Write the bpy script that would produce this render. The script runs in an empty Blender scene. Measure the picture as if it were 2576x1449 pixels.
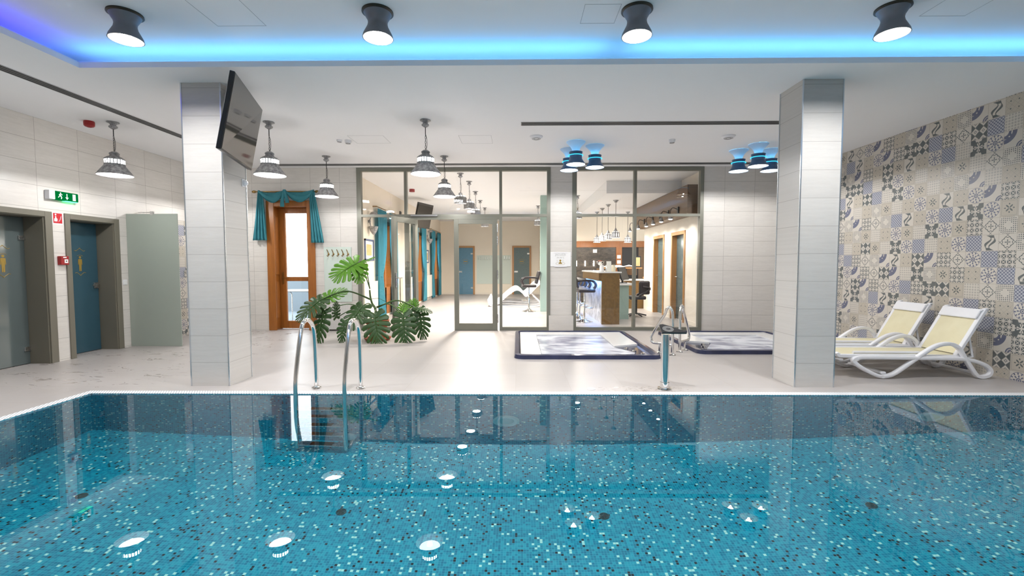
import bpy, bmesh, math, random
from mathutils import Vector, Matrix
random.seed(7)
PI = math.pi
SC = bpy.context.scene
COL = SC.collection

# ------------------------------------------------------------------ camera
cam_d = bpy.data.cameras.new('camera'); cam = bpy.data.objects.new('camera', cam_d); COL.objects.link(cam)
SC.camera = cam
cam_d.sensor_fit = 'HORIZONTAL'; cam_d.sensor_width = 36.0; cam_d.lens = 1149.4 / 2576 * 36.0
cam_d.clip_start = 0.05; cam_d.clip_end = 200
def _cam(p, y, r, h):
    cy, sy, cp, sp, cr, sr = math.cos(y), math.sin(y), math.cos(p), math.sin(p), math.cos(r), math.sin(r)
    f = Vector((-sy*cp, cy*cp, -sp)); ri = Vector((cy, sy, 0)); up = ri.cross(f)
    a = cr*ri + sr*up; u = -sr*ri + cr*up
    m = Matrix((a, u, -f)).transposed().to_4x4(); m.translation = (0, 0, h); return m
cam.matrix_world = _cam(0.0509, 0.012, -0.0011, 1.35)

# ------------------------------------------------------------------ view, world, sampling aids
SC.view_settings.view_transform = 'Standard'; SC.view_settings.look = 'None'
SC.view_settings.gamma = 1.0; SC.view_settings.exposure = 0.2; SC.view_settings.use_curve_mapping = False
W = bpy.data.worlds.new('daylight'); SC.world = W; W.use_nodes = True
W.node_tree.nodes['Background'].inputs[0].default_value = (0.86, 0.94, 1.0, 1)
W.node_tree.nodes['Background'].inputs[1].default_value = 6.0
cy = SC.cycles
cy.use_denoising = True
cy.max_bounces = 8; cy.diffuse_bounces = 4; cy.glossy_bounces = 4; cy.transmission_bounces = 6; cy.transparent_max_bounces = 14
cy.sample_clamp_indirect = 4.0; cy.blur_glossy = 0.3
cy.time_limit = 1150.0
cy.use_adaptive_sampling = True; cy.adaptive_threshold = 0.045

# lamp powers, in watts
P_RECESS, P_PENDANT, P_CLUSTER, P_LOUNGE, P_BAR, P_SPOT = 40, 31, 31, 84, 12, 20
LED_CYAN, LED_VIOLET = 13.0, 9.0

# ------------------------------------------------------------------ room dimensions (metres)
XL, XR, YB, YF, ZC, ZR = -6.43, 5.77, 9.35, -3.0, 3.32, 3.54
PX0, PX1, PY0, PY1, PD = -4.49, 5.45, 0.55, 4.69, 1.36
CX0, CX1, CY0, CY1 = -4.38, 5.35, -0.4, 4.62      # ceiling recess
LXL, BXR, LYB, BYB = -3.5, 3.86, 20.8, 16.0       # lounge left wall, bar right wall, far walls

# ------------------------------------------------------------------ node helper: expressions
class NT:
    def __init__(s, name):
        s.m = bpy.data.materials.new(name); s.m.use_nodes = True; s.t = s.m.node_tree; s.n = s.t.nodes; s.l = s.t.links
        s.n.clear(); s.out = s.n.new('ShaderNodeOutputMaterial')
    def node(s, typ, **kw):
        n = s.n.new(typ)
        for k, v in kw.items(): setattr(n, k, v)
        return n
    def put(s, sock, v):
        if isinstance(v, E): s.l.new(v.s, sock)
        elif hasattr(v, 'is_linked'): s.l.new(v, sock)
        elif v is not None:
            if isinstance(v, (tuple, list)) and len(v) == 3 and sock.type == 'RGBA': v = (*v, 1)
            sock.default_value = v
    def math(s, op, a, b=None, c=None):
        n = s.node('ShaderNodeMath', operation=op)
        for i, v in enumerate((a, b, c)):
            if v is not None: s.put(n.inputs[i], v)
        return E(s, n.outputs[0])
    def mix(s, f, a, b):
        n = s.node('ShaderNodeMix', data_type='RGBA'); s.put(n.inputs[0], f); s.put(n.inputs[6], a); s.put(n.inputs[7], b)
        return n.outputs[2]
    def pos(s):
        g = s.node('ShaderNodeNewGeometry'); x = s.node('ShaderNodeSeparateXYZ'); s.l.new(g.outputs['Position'], x.inputs[0])
        return [E(s, o) for o in x.outputs]
    def obj(s):
        g = s.node('ShaderNodeTexCoord'); x = s.node('ShaderNodeSeparateXYZ'); s.l.new(g.outputs['Object'], x.inputs[0])
        return [E(s, o) for o in x.outputs]
    def vec(s, a, b, c=0.0):
        n = s.node('ShaderNodeCombineXYZ'); s.put(n.inputs[0], a); s.put(n.inputs[1], b); s.put(n.inputs[2], c); return n.outputs[0]
    def noise(s, v, scale, detail=3, rough=.55, dist=0.0):
        n = s.node('ShaderNodeTexNoise'); s.l.new(v, n.inputs['Vector']); n.inputs['Scale'].default_value = scale
        n.inputs['Detail'].default_value = detail; n.inputs['Roughness'].default_value = rough; n.inputs['Distortion'].default_value = dist
        return E(s, n.outputs['Fac'])
    def white(s, a, b, c=0.0):
        n = s.node('ShaderNodeTexWhiteNoise', noise_dimensions='3D'); s.l.new(s.vec(a, b, c), n.inputs['Vector']); return E(s, n.outputs['Value'])
    def bsdf(s, color, rough=.5, metal=0.0, spec=.5, emis=None, estr=0.0, bump=None, bstr=.1, trans=0.0, coat=0.0):
        p = s.node('ShaderNodeBsdfPrincipled')
        s.put(p.inputs['Base Color'], color); s.put(p.inputs['Roughness'], rough); s.put(p.inputs['Metallic'], metal)
        s.put(p.inputs['Specular IOR Level'], spec); s.put(p.inputs['Coat Weight'], coat); p.inputs['Coat Roughness'].default_value = .05
        if emis is not None: s.put(p.inputs['Emission Color'], emis); s.put(p.inputs['Emission Strength'], estr)
        if trans: p.inputs['Transmission Weight'].default_value = trans
        if bump is not None:
            b = s.node('ShaderNodeBump'); b.inputs['Strength'].default_value = bstr; b.inputs['Distance'].default_value = .01
            s.put(b.inputs['Height'], bump); s.l.new(b.outputs[0], p.inputs['Normal'])
        s.l.new(p.outputs[0], s.out.inputs[0]); return s.m
class E:
    def __init__(e, t, s): e.t, e.s = t, s
    def __add__(e, o): return e.t.math('ADD', e, o)
    __radd__ = __add__
    def __sub__(e, o): return e.t.math('SUBTRACT', e, o)
    def __rsub__(e, o): return e.t.math('SUBTRACT', o, e)
    def __mul__(e, o): return e.t.math('MULTIPLY', e, o)
    __rmul__ = __mul__
    def __truediv__(e, o): return e.t.math('DIVIDE', e, o)
    def floor(e): return e.t.math('FLOOR', e)
    def fract(e): return e.t.math('FRACT', e)
    def abs(e): return e.t.math('ABSOLUTE', e)
    def sin(e): return e.t.math('SINE', e)
    def cos(e): return e.t.math('COSINE', e)
    def sqrt(e): return e.t.math('SQRT', e)
    def lt(e, o): return e.t.math('LESS_THAN', e, o)
    def gt(e, o): return e.t.math('GREATER_THAN', e, o)
    def min(e, o): return e.t.math('MINIMUM', e, o)
    def max(e, o): return e.t.math('MAXIMUM', e, o)
    def pw(e, o): return e.t.math('POWER', e, o)
    def band(e, lo, hi): return e.gt(lo) * e.lt(hi)
    def step(e, lo, hi):
        n = e.t.node('ShaderNodeMapRange', interpolation_type='SMOOTHSTEP'); e.t.put(n.inputs[0], e)
        n.inputs[1].default_value = lo; n.inputs[2].default_value = hi; return E(e.t, n.outputs[0])

# ------------------------------------------------------------------ materials
def srgb(r, g, b):
    f = lambda c: (c/255/12.92) if c/255 <= .04045 else ((c/255+.055)/1.055)**2.4
    return (f(r), f(g), f(b))
def plain(name, col, rough=.5, metal=0., spec=.5, var=0.0, scale=8, coat=0.0, bstr=.05):
    t = NT(name); o = t.obj(); v = t.vec(*o); n = t.noise(v, scale)
    c = t.mix(n, tuple(x*(1-var) for x in col), tuple(min(1, x*(1+var)) for x in col)) if var else col
    r = n*.12 + (rough-.06) if var else rough
    return t.bsdf(c, r, metal, spec, coat=coat, bump=n if var else None, bstr=bstr)
def emis(name, col, strength):
    t = NT(name); e = t.node('ShaderNodeEmission'); t.put(e.inputs[0], (*col, 1)); e.inputs[1].default_value = strength
    t.l.new(e.outputs[0], t.out.inputs[0]); return t.m
def tile(name, ha, hs, vs, ho=0., vo=0., c1=srgb(198, 193, 187), c2=srgb(230, 226, 221), grout=srgb(160, 155, 150), gw=.0022, rough=.34, hx=None):
    """large stacked tiles: ha = horizontal axis of the surface (0 x, 1 y), vertical is z; for floors hx gives the second axis"""
    t = NT(name); p = t.pos(); a, b = p[ha], p[2 if hx is None else hx]
    u, v = (a-ho)/hs, (b-vo)/vs
    iu, iv = u.floor(), v.floor()
    fu, fv = u.fract()*hs, v.fract()*vs
    g = fu.min(hs-fu).min(fv.min(vs-fv)).lt(gw)
    r = t.white(iu, iv, 3.0)
    st = t.noise(t.vec(a*1.6+r*31., b*16.+r*17., r*9.), 2.2, 5, .62)
    st2 = t.noise(t.vec(a*9., b*60., r*5.), 2.0, 3, .6)
    f = (st*.75 + st2*.35 + r*.16 - .14).max(0.).min(1.)
    c = t.mix(f, c1, c2); c = t.mix(g, c, grout)
    return t.bsdf(c, st*.14 + (rough-.07), 0., .5, bump=1.-g, bstr=.25)
M = {}
M['wall_x'] = tile('beige_wall_tile_x', 0, .6, .3, ho=-.02, vo=.02)
M['wall_y'] = tile('beige_wall_tile_y', 1, .6, .3, ho=.1, vo=.02)
M['col_tile'] = tile('column_tile', 0, 40., .3, ho=-20., vo=-.035, c1=srgb(186, 182, 178), c2=srgb(208, 205, 201))
def floor_mat():
    t = NT('pale_floor_tile'); x, y, z = t.pos()
    v = (y-.18)/.6; iv = v.floor(); off = (iv*.5).fract()*0.
    u = (x+.02)/.6 + off; iu = u.floor(); fu, fv = u.fract()*.6, v.fract()*.6
    g = fu.min(.6-fu).lt(.0022).max(fv.min(.6-fv).lt(.0022))
    r = t.white(iu, iv, 5.0)
    st = t.noise(t.vec(x*2.+r*13., y*14.+r*11., r*3.), 2., 5, .6)
    c = t.mix((st*.8+r*.25-.1).max(0.).min(1.), srgb(164, 158, 155), srgb(184, 179, 177))
    c = t.mix(g*.75, c, srgb(160, 152, 145))
    # damp footmarks near the left side of the pool deck
    wn = t.noise(t.vec(x*1.1+y*.5, y*2.4, 0.), 2.2, 5, .68, 1.4)
    wet = wn.step(.585, .62) * (1.-x.step(-4.6, -3.2)) * y.step(4.6, 5.2)
    pn = t.noise(t.vec(x*5., y*9., 1.), 3., 5, .7); near = (1.-((x-1.35).abs()).step(.25, .75))*(1.-(y-4.92).abs().step(.05, .16))
    wet2 = pn.step(.5, .6)*near
    c = t.mix((wet*.3+wet2*.3).min(1.), c, srgb(140, 124, 110))
    return t.bsdf(c, (st*.16+.3)-(wet+wet2).min(1.)*.2, 0., .5, bump=1.-g, bstr=.2)
M['floor'] = floor_mat()
def mosaic(name, ax, ay):
    t = NT(name); p = t.pos(); a, b = p[ax], p[ay]; S = .0206
    u, v = a/S, b/S; iu, iv = u.floor(), v.floor(); fu, fv = u.fract(), v.fract()
    g = fu.min(1.-fu).min(fv.min(1.-fv)).lt(.05)
    r, r2 = t.white(iu, iv, 1.0), t.white(iu, iv, 7.0)
    c = t.mix(r2, srgb(0, 114, 144), srgb(0, 153, 180))
    c = t.mix(r2.gt(.62)*.6, c, srgb(24, 154, 176))
    c = t.mix(r.gt(.955), c, srgb(168, 226, 216))
    c = t.mix(r.lt(.05), c, srgb(24, 40, 52))
    c = t.mix(g, c, srgb(64, 168, 188))
    return t.bsdf(c, .3, 0., .12)
M['mos_xy'] = mosaic('pool_mosaic_floor', 0, 1); M['mos_xz'] = mosaic('pool_mosaic_back', 0, 2); M['mos_yz'] = mosaic('pool_mosaic_side', 1, 2)
def patch():
    """patchwork cement tiles, 20 cm, one of twelve designs drawn per tile"""
    t = NT('patchwork_tile'); px, py, pz = t.pos(); S = .2
    u, v = (py+.03)/S, (pz-.11)/S; iu, iv = u.floor(), v.floor()
    x, y = u.fract()-.5, v.fract()-.5
    ax, ay = x.abs(), y.abs()
    k = (((iu*5.+iv*7.+(t.white(iu, iv, 2.0)*3.).floor()*4.+1200.)/12.).fract()*12.+.01).floor()
    rad = (x*x+y*y).sqrt(); ang = t.math('ARCTAN2', y, x)
    dp, dm = x+y, x-y                                   # diagonals
    edge = ax.max(ay).gt(.488)
    cream, beige, slate, indigo, grey = srgb(212, 206, 197), srgb(194, 186, 173), srgb(56, 73, 82), srgb(70, 82, 120), srgb(156, 158, 168)
    def cell(e, n): return (e*n).fract()-.5
    masks = []
    l1, l2 = cell(dp, 3.).abs(), cell(dm, 3.).abs()
    masks.append((((l1.lt(.03)).max(l2.lt(.03)))*.35 + ((ax-.22).abs()+(ay-.22).abs()).lt(.05), beige, slate))
    a5, b5 = cell(x, 6.).abs(), cell(y, 6.).abs()
    masks.append(((a5+b5).band(.18, .34)*.75, cream, slate))
    pl, pm = cell(dp, 5.).abs(), cell(dm, 5.).abs()
    masks.append(((pl.lt(.27)*.5+pm.lt(.27)*.5), srgb(196, 198, 206), indigo))
    d1, d2 = cell(dp, 2.), cell(dm, 2.); ck = (((dp*2.).floor()+(dm*2.).floor())*.5).fract().gt(.25)
    dd = d1.abs().max(d2.abs())
    masks.append((ck.max((1.-ck)*dd.band(.12, .2)).max(dd.gt(.46)*.6), cream, slate))
    petal = t.math('SINE', ang*2.).abs(); pet = rad.lt(petal*.66)
    cross = (ax.min(ay)).lt(.035)*rad.lt(.42)
    bar = ((ax.max(ay)-.32).abs().lt(.035))*(ax.min(ay).lt(.12))
    q = (dp.abs().min(dm.abs())).lt(.16)*rad.gt(.06)
    wedge = (petal.pw(2.)).gt(.66-rad*.2)*rad.gt(.07); curl = ((ax.max(ay)-.3).abs().lt(.05))*(ax.min(ay).band(.035, .15)); stemm = ax.min(ay).lt(.02)*rad.band(.12, .3)
    masks.append((wedge.max(curl).max(stemm), cream, slate))
    a3, b3 = cell(x, 3.), cell(y, 3.)
    xx = ((a3.abs()-b3.abs()).abs().lt(.07)).max((a3*a3+b3*b3).sqrt().lt(.1)); inn = a3.abs().max(b3.abs()).lt(.4)
    masks.append((inn*(1.-xx), cream, slate))
    leaf = ((t.math('SINE', ang*2.).abs()).pw(3.)*.26).gt(rad)*rad.gt(.03); leaf2 = ((t.math('COSINE', ang*2.).abs()).pw(5.)*.3).gt(rad)*rad.gt(.2)
    masks.append((leaf.max(leaf2).max((ax.max(ay)-.42).abs().lt(.012)*.4), beige, slate))
    ring = (rad-.11).abs().lt(.03); spoke = t.math('COSINE', ang*8.).gt(.35)*rad.band(.17, .3); spk2 = t.math('COSINE', ang*12.+1.5).gt(.45)*rad.band(.34, .47)
    masks.append((ring.max(spoke).max(spk2).max((rad-.46).abs().lt(.012)).max(rad.lt(.05)), cream, indigo))
    fr = (rad + t.math('COSINE', ang*8.)*.03-.3).abs().lt(.022); dl = (dp.abs()-.42).abs().min((dm.abs()-.42).abs()).lt(.018)*(rad.gt(.22)); fl = ((t.math('COSINE', ang*2.).abs()).pw(3.)*.17).gt(rad)
    masks.append((fr.max(dl).max(fl), cream, slate))
    sx = (x + t.math('SINE', y*7.)*.16).abs(); bl = sx.lt(t.math('COSINE', y*11.)*.08+.2)*ay.lt(.46); core = sx.lt(.075)*ay.lt(.3)
    masks.append((bl*(1.-core), cream, slate))
    c1 = ((x-.5)*(x-.5)+(y-.5)*(y-.5)).sqrt(); c2 = ((x+.5)*(x+.5)+(y+.5)*(y+.5)).sqrt()
    masks.append((c1.band(.26, .72)*(1.-c1.band(.4, .47)*t.math('COSINE', ang*9.).gt(.3))+c2.band(.1, .2)+c2.band(.24, .32), cream, indigo))
    star = (ax.sqrt()+ay.sqrt()).lt(.64); dots = (cell(x, 9.).abs().max(cell(y, 9.).abs())).lt(.27)*(1.-(ax.sqrt()+ay.sqrt()).lt(.72))*(ax+ay).lt(.82)
    masks.append((dots*(1.-star), cream, slate))
    col = None
    for i, (m, bg, fg) in enumerate(masks):
        c = t.mix(m.max(0.).min(1.)*.94, bg, fg)
        col = c if col is None else t.mix((k-i).abs().lt(.5), col, c)
    n = t.noise(t.vec(py, pz, iu*.37), 14., 4); col = t.mix(n*.25, col, srgb(186, 176, 160)); col = t.mix(edge*.55, col, srgb(150, 142, 130))
    return t.bsdf(col, .38)
M['patch'] = patch()
M['ceiling'] = plain('ceiling_paint', srgb(238, 238, 240), .8, var=.012, scale=3)
M['cream_wall'] = plain('cream_plaster', srgb(236, 226, 210), .8, var=.03, scale=3)
M['white_wall'] = plain('white_plaster', srgb(228, 220, 208), .8, var=.02, scale=3)
M['frame'] = plain('olive_grey_aluminium', srgb(122, 122, 112), .4, .2, var=.06, scale=5)
M['door_frame'] = plain('taupe_lacquer', srgb(110, 106, 94), .45, var=.05, scale=3)
M['chrome'] = plain('polished_steel', (.78, .77, .75), .08, 1.0)
M['steel'] = plain('brushed_steel', (.55, .55, .55), .28, 1.0, var=.1, scale=30)
M['trim'] = plain('steel_edge_trim', (.62, .66, .7), .25, .9)
M['white_plastic'] = plain('white_plastic', srgb(232, 232, 236), .35, var=.02, scale=6)
M['white_gloss'] = plain('white_acrylic', srgb(238, 238, 238), .18)
M['black'] = plain('black_plastic', (.012, .012, .014), .35, var=.2, scale=10)
M['black_gloss'] = plain('black_gloss', (.01, .01, .012), .08, coat=.5)
M['screen'] = plain('tv_screen', (.018, .018, .02), .06, 0., .5, coat=.25)
M['red'] = plain('red_plastic', srgb(150, 24, 26), .4, var=.08)
M['red_sign'] = plain('red_sign', srgb(190, 18, 34), .4)
M['navy'] = plain('navy_acrylic', srgb(54, 58, 86), .16, var=.4, scale=6)
M['marble_blue'] = plain('dark_marbled_acrylic', srgb(70, 72, 92), .1, var=.5, scale=7)
M['gold'] = plain('gold_film', srgb(158, 130, 56), .4, .2)
M['brass'] = plain('aged_brass', srgb(150, 120, 70), .35, .9, var=.2, scale=30)
M['hatch_line'] = plain('hatch_gap', srgb(172, 174, 178), .7); M['dark_slot'] = plain('dark_slot', (.02, .02, .022), .8)
M['slot_metal'] = plain('slot_metal', srgb(150, 150, 152), .4, .5)
M['green_glass'] = None
def zinc():
    t = NT('aged_zinc'); o = t.obj(); v = t.vec(*o); n = t.noise(v, 26., 5, .7); n2 = t.noise(v, 90., 3)
    c = t.mix(n.step(.35, .65), srgb(128, 128, 130), srgb(182, 182, 184)); c = t.mix(n2.gt(.66)*.35, c, srgb(92, 92, 94))
    return t.bsdf(c, n*.3+.35, .45, bump=n, bstr=.05)
M['zinc'] = zinc()
M['dark_metal'] = plain('dark_bronze_metal', srgb(124, 126, 134), .5, .4, var=.12, scale=20)
M['flange'] = plain('bronze_flange', srgb(70, 62, 52), .5, .5, var=.1)
M['blue_metal'] = plain('blued_gun_metal', srgb(72, 98, 130), .36, .6, var=.25, scale=14)
M['reflector'] = plain('white_enamel_inside', srgb(240, 238, 232), .3)
M['cream_reflector'] = plain('cream_reflector', srgb(222, 214, 190), .3)
def wood(name, c1, c2, axis=2, rough=.35):
    t = NT(name); o = t.pos(); s = [22., 22., 22.]; s[axis] = 1.3
    n = t.noise(t.vec(o[0]*s[0], o[1]*s[1], o[2]*s[2]), 1.5, 5, .6, .6); n2 = t.noise(t.vec(o[0]*s[0]*4, o[1]*s[1]*4, o[2]*s[2]*2), 2., 2)
    return t.bsdf(t.mix((n*.85+n2*.25-.05).max(0.).min(1.), c1, c2), rough, bump=n, bstr=.08)
M['wood'] = wood('orange_brown_wood', srgb(112, 62, 20), srgb(182, 113, 47))
M['wood_honey'] = wood('honey_wood', srgb(142, 96, 50), srgb(198, 148, 90))  # paler, yellower wood tone
M['wood_dark'] = wood('dark_wood', srgb(76, 56, 38), srgb(124, 94, 62), 0)
M['bar_panel'] = plain('bronze_patterned_panel', srgb(126, 96, 50), .4, .3, var=.45, scale=26)
def slate():
    t = NT('dark_slate'); o = t.pos(); n = t.noise(t.vec(o[0]*3., o[1]*3., o[2]*6.), 2.5, 6, .7)
    return t.bsdf(t.mix(n.step(.3, .7), srgb(36, 32, 29), srgb(88, 78, 68)), .4, bump=n, bstr=.3)
M['slate'] = slate()
def stone():
    t = NT('whitewashed_stone'); o = t.pos(); n = t.noise(t.vec(o[0]*6., o[1]*6., o[2]*2.), 3., 6, .7)
    return t.bsdf(t.mix(n.step(.3, .7), srgb(120, 116, 112), srgb(230, 230, 232)), .5, bump=n, bstr=.4)
M['stone'] = stone()
def fabric(name, c1, c2, sc=420., rough=.85, sheer=0.0):
    t = NT(name); o = t.obj(); x, y, z = o
    w = ((x+y)*sc).sin()*(z*sc).sin(); n = t.noise(t.vec(x, y, z), 6., 4)
    c = t.mix((w*.3+n*.7).max(0.).min(1.), c1, c2)
    if sheer:
        d = t.node('ShaderNodeBsdfDiffuse'); tr = t.node('ShaderNodeBsdfTranslucent'); mx = t.node('ShaderNodeMixShader'); mx.inputs[0].default_value = sheer
        t.l.new(c, d.inputs[0]); t.l.new(c, tr.inputs[0]); t.l.new(d.outputs[0], mx.inputs[1]); t.l.new(tr.outputs[0], mx.inputs[2]); t.l.new(mx.outputs[0], t.out.inputs[0]); return t.m
    return t.bsdf(c, rough)
M['teal'] = fabric('teal_voile', srgb(72, 146, 160), srgb(108, 184, 196), sheer=.4)
M['teal_backlit'] = fabric('backlit_teal_voile', srgb(88, 170, 190), srgb(132, 204, 220), sheer=.55)  # same teal voile, window backlight put into its paler colour
M['sling'] = fabric('straw_sling', srgb(212, 203, 168), srgb(232, 226, 198), 900.)
M['white_cloth'] = fabric('white_cloth', srgb(226, 226, 230), srgb(240, 240, 244))
M['leather'] = plain('dark_brown_leather', srgb(44, 38, 42), .38, var=.15, scale=20)
M['terracotta'] = plain('terracotta', srgb(158, 84, 54), .7, var=.12, scale=9)
M['soil'] = plain('soil', srgb(52, 38, 28), .95, var=.4, scale=30)
def leafmat(name, c1, c2):
    t = NT(name); o = t.obj(); n = t.noise(t.vec(*o), 7., 3); c = t.mix(n, c1, c2)
    p = t.node('ShaderNodeBsdfPrincipled'); t.l.new(c, p.inputs['Base Color']); p.inputs['Roughness'].default_value = .32
    tr = t.node('ShaderNodeBsdfTranslucent'); t.put(tr.inputs[0], tuple(x*1.5 for x in c2)); mx = t.node('ShaderNodeMixShader'); mx.inputs[0].default_value = .18
    t.l.new(p.outputs[0], mx.inputs[1]); t.l.new(tr.outputs[0], mx.inputs[2]); t.l.new(mx.outputs[0], t.out.inputs[0]); return t.m
M['leaf'] = leafmat('dark_leaf', srgb(32, 60, 26), srgb(60, 96, 42)); M['leaf_light'] = leafmat('light_leaf', srgb(70, 126, 24), srgb(108, 162, 42))
M['stem'] = plain('green_stem', srgb(62, 90, 44), .5, var=.2, scale=12)
def pane(name, tint=(1, 1, 1), gain=1.5):
    t = NT(name); g = t.node('ShaderNodeNewGeometry'); f = t.node('ShaderNodeFresnel'); f.inputs[0].default_value = 1.5
    fac = (E(t, f.outputs[0])*gain).min(1.)*(1.-E(t, g.outputs['Backfacing']))
    tr = t.node('ShaderNodeBsdfTransparent'); t.put(tr.inputs[0], (*tint, 1)); gl = t.node('ShaderNodeBsdfGlossy'); gl.inputs['Roughness'].default_value = 0.0
    mx = t.node('ShaderNodeMixShader'); t.put(mx.inputs[0], fac); t.l.new(tr.outputs[0], mx.inputs[1]); t.l.new(gl.outputs[0], mx.inputs[2]); t.l.new(mx.outputs[0], t.out.inputs[0]); return t.m
M['pane'] = pane('clear_glass', (.97, .975, .97), 1.9)
def frosted(name, col, tfac, rough=.35):
    t = NT(name); d = t.node('ShaderNodeBsdfPrincipled'); t.put(d.inputs['Base Color'], (*col, 1)); d.inputs['Roughness'].default_value = rough
    tr = t.node('ShaderNodeBsdfTranslucent'); t.put(tr.inputs[0], (*col, 1)); mx = t.node('ShaderNodeMixShader'); mx.inputs[0].default_value = tfac
    t.l.new(d.outputs[0], mx.inputs[1]); t.l.new(tr.outputs[0], mx.inputs[2]); t.l.new(mx.outputs[0], t.out.inputs[0]); return t.m
M['frost'] = frosted('frosted_glass', srgb(186, 194, 186), .45, .3)
M['frost_board'] = frosted('frosted_glass_board', srgb(214, 226, 218), .1, .2)
M['door_teal'] = plain('teal_tinted_glass', srgb(52, 84, 98), .12, spec=.6)
M['door_grey'] = plain('grey_tinted_glass', srgb(92, 102, 102), .1, spec=.7)
M['door_blue'] = plain('blue_patterned_glass', srgb(84, 132, 160), .2, var=.2, scale=20)
M['door_slate'] = plain('slate_patterned_glass', srgb(92, 110, 112), .2, var=.25, scale=20)
def water():
    t = NT('pool_water'); g = t.node('ShaderNodeBsdfGlass'); g.inputs['IOR'].default_value = 1.333; g.inputs['Roughness'].default_value = 0.0
    t.put(g.inputs['Color'], (.97, .995, 1, 1)); t.l.new(g.outputs[0], t.out.inputs[0]); return t.m
M['water'] = water()
def foam():
    t = NT('whirlpool_water'); x, y, z = t.pos()
    w1 = t.noise(t.vec(x*.9, y*1.5, 0.), 1.2, 3, .5, 2.0); w2 = t.noise(t.vec(x*.9, y*1.4, 4.), 1.2, 3, .5, 1.2)
    f = (w1*.62+w2*.5).step(.36, .66)
    return t.bsdf(t.mix(f, srgb(104, 106, 134), srgb(226, 230, 240)), .22)
M['foam'] = foam()
M['led_cyan'] = emis('cyan_led', (.15, .52, 1.), LED_CYAN); M['led_violet'] = emis('violet_led', (.09, .055, 1.), LED_VIOLET)
M['ring_glow'] = emis('cyan_ring', (.05, .6, .95), 1.6)
M['bulb'] = emis('bulb', (1., .95, .9), 30.); M['diffuser'] = emis('lamp_diffuser', (1., .98, .96), 14.); M['glow'] = emis('lamp_glow', (1., .97, .94), 80.); M['glow_soft'] = emis('soft_lamp_glow', (1., .95, .9), 4.)
M['exit_green'] = emis('lit_green', srgb(0, 130, 60), .75); M['exit_white'] = emis('lit_white', (.9, 1, .92), 1.1); M['exit_bright'] = emis('lit_bright_green', (.1, 1., .35), 3.)
M['picto_white'] = plain('white_print', srgb(240, 240, 240), .5); M['print_grey'] = plain('grey_print', srgb(176, 178, 176), .5)
M['trumpet'] = frosted('opal_glass', srgb(225, 230, 236), .6, .3)
M['pool_light_glass'] = plain('pool_lamp_glass', srgb(170, 226, 230), .25); M['pool_light_ring'] = plain('pool_lamp_ring', srgb(205, 240, 242), .3)
M['ladder_tread'] = plain('dark_tread', srgb(34, 32, 30), .6)
M['picture'] = plain('sepia_print', srgb(206, 176, 120), .5, var=.35, scale=12); M['picture_frame'] = plain('blue_grey_frame', srgb(86, 98, 132), .5); M['paper'] = plain('white_paper', srgb(236, 234, 228), .6)
M['teal_tint'] = plain('pale_teal_tint', srgb(164, 190, 182), .5, var=.04, scale=3)
M['grille'] = None
def perforated():
    t = NT('perforated_white_metal'); x, y, z = t.pos(); a, b = (x*45.).fract()-.5, (z*45.).fract()-.5
    h = (a*a+b*b).sqrt().lt(.3); return t.bsdf(t.mix(h*.6, srgb(226, 224, 222), srgb(120, 118, 116)), .5)
M['perf'] = perforated()
def ribbed(name, ax):
    t = NT(name); p = t.pos(); r = (p[ax]*150.).sin(); return t.bsdf(srgb(236, 232, 222), .4, bump=r, bstr=.5)
M['radiator'] = ribbed('radiator_white', 1)
def grate():
    t = NT('white_overflow_grate'); x, y, z = t.pos(); s = ((x+y*.6)*36.).fract().lt(.3)
    return t.bsdf(t.mix(s*.85, srgb(236, 236, 238), srgb(140, 150, 158)), .4)
M['grate'] = grate()
M['floor_drain'] = plain('grey_green_drain', srgb(80, 130, 136), .5, .3)
M['paving'] = plain('pale_paving', srgb(112, 122, 130), .8, var=.05, scale=2); M['greenery'] = plain('outdoor_green', srgb(110, 150, 90), .8, var=.3, scale=6)

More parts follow.
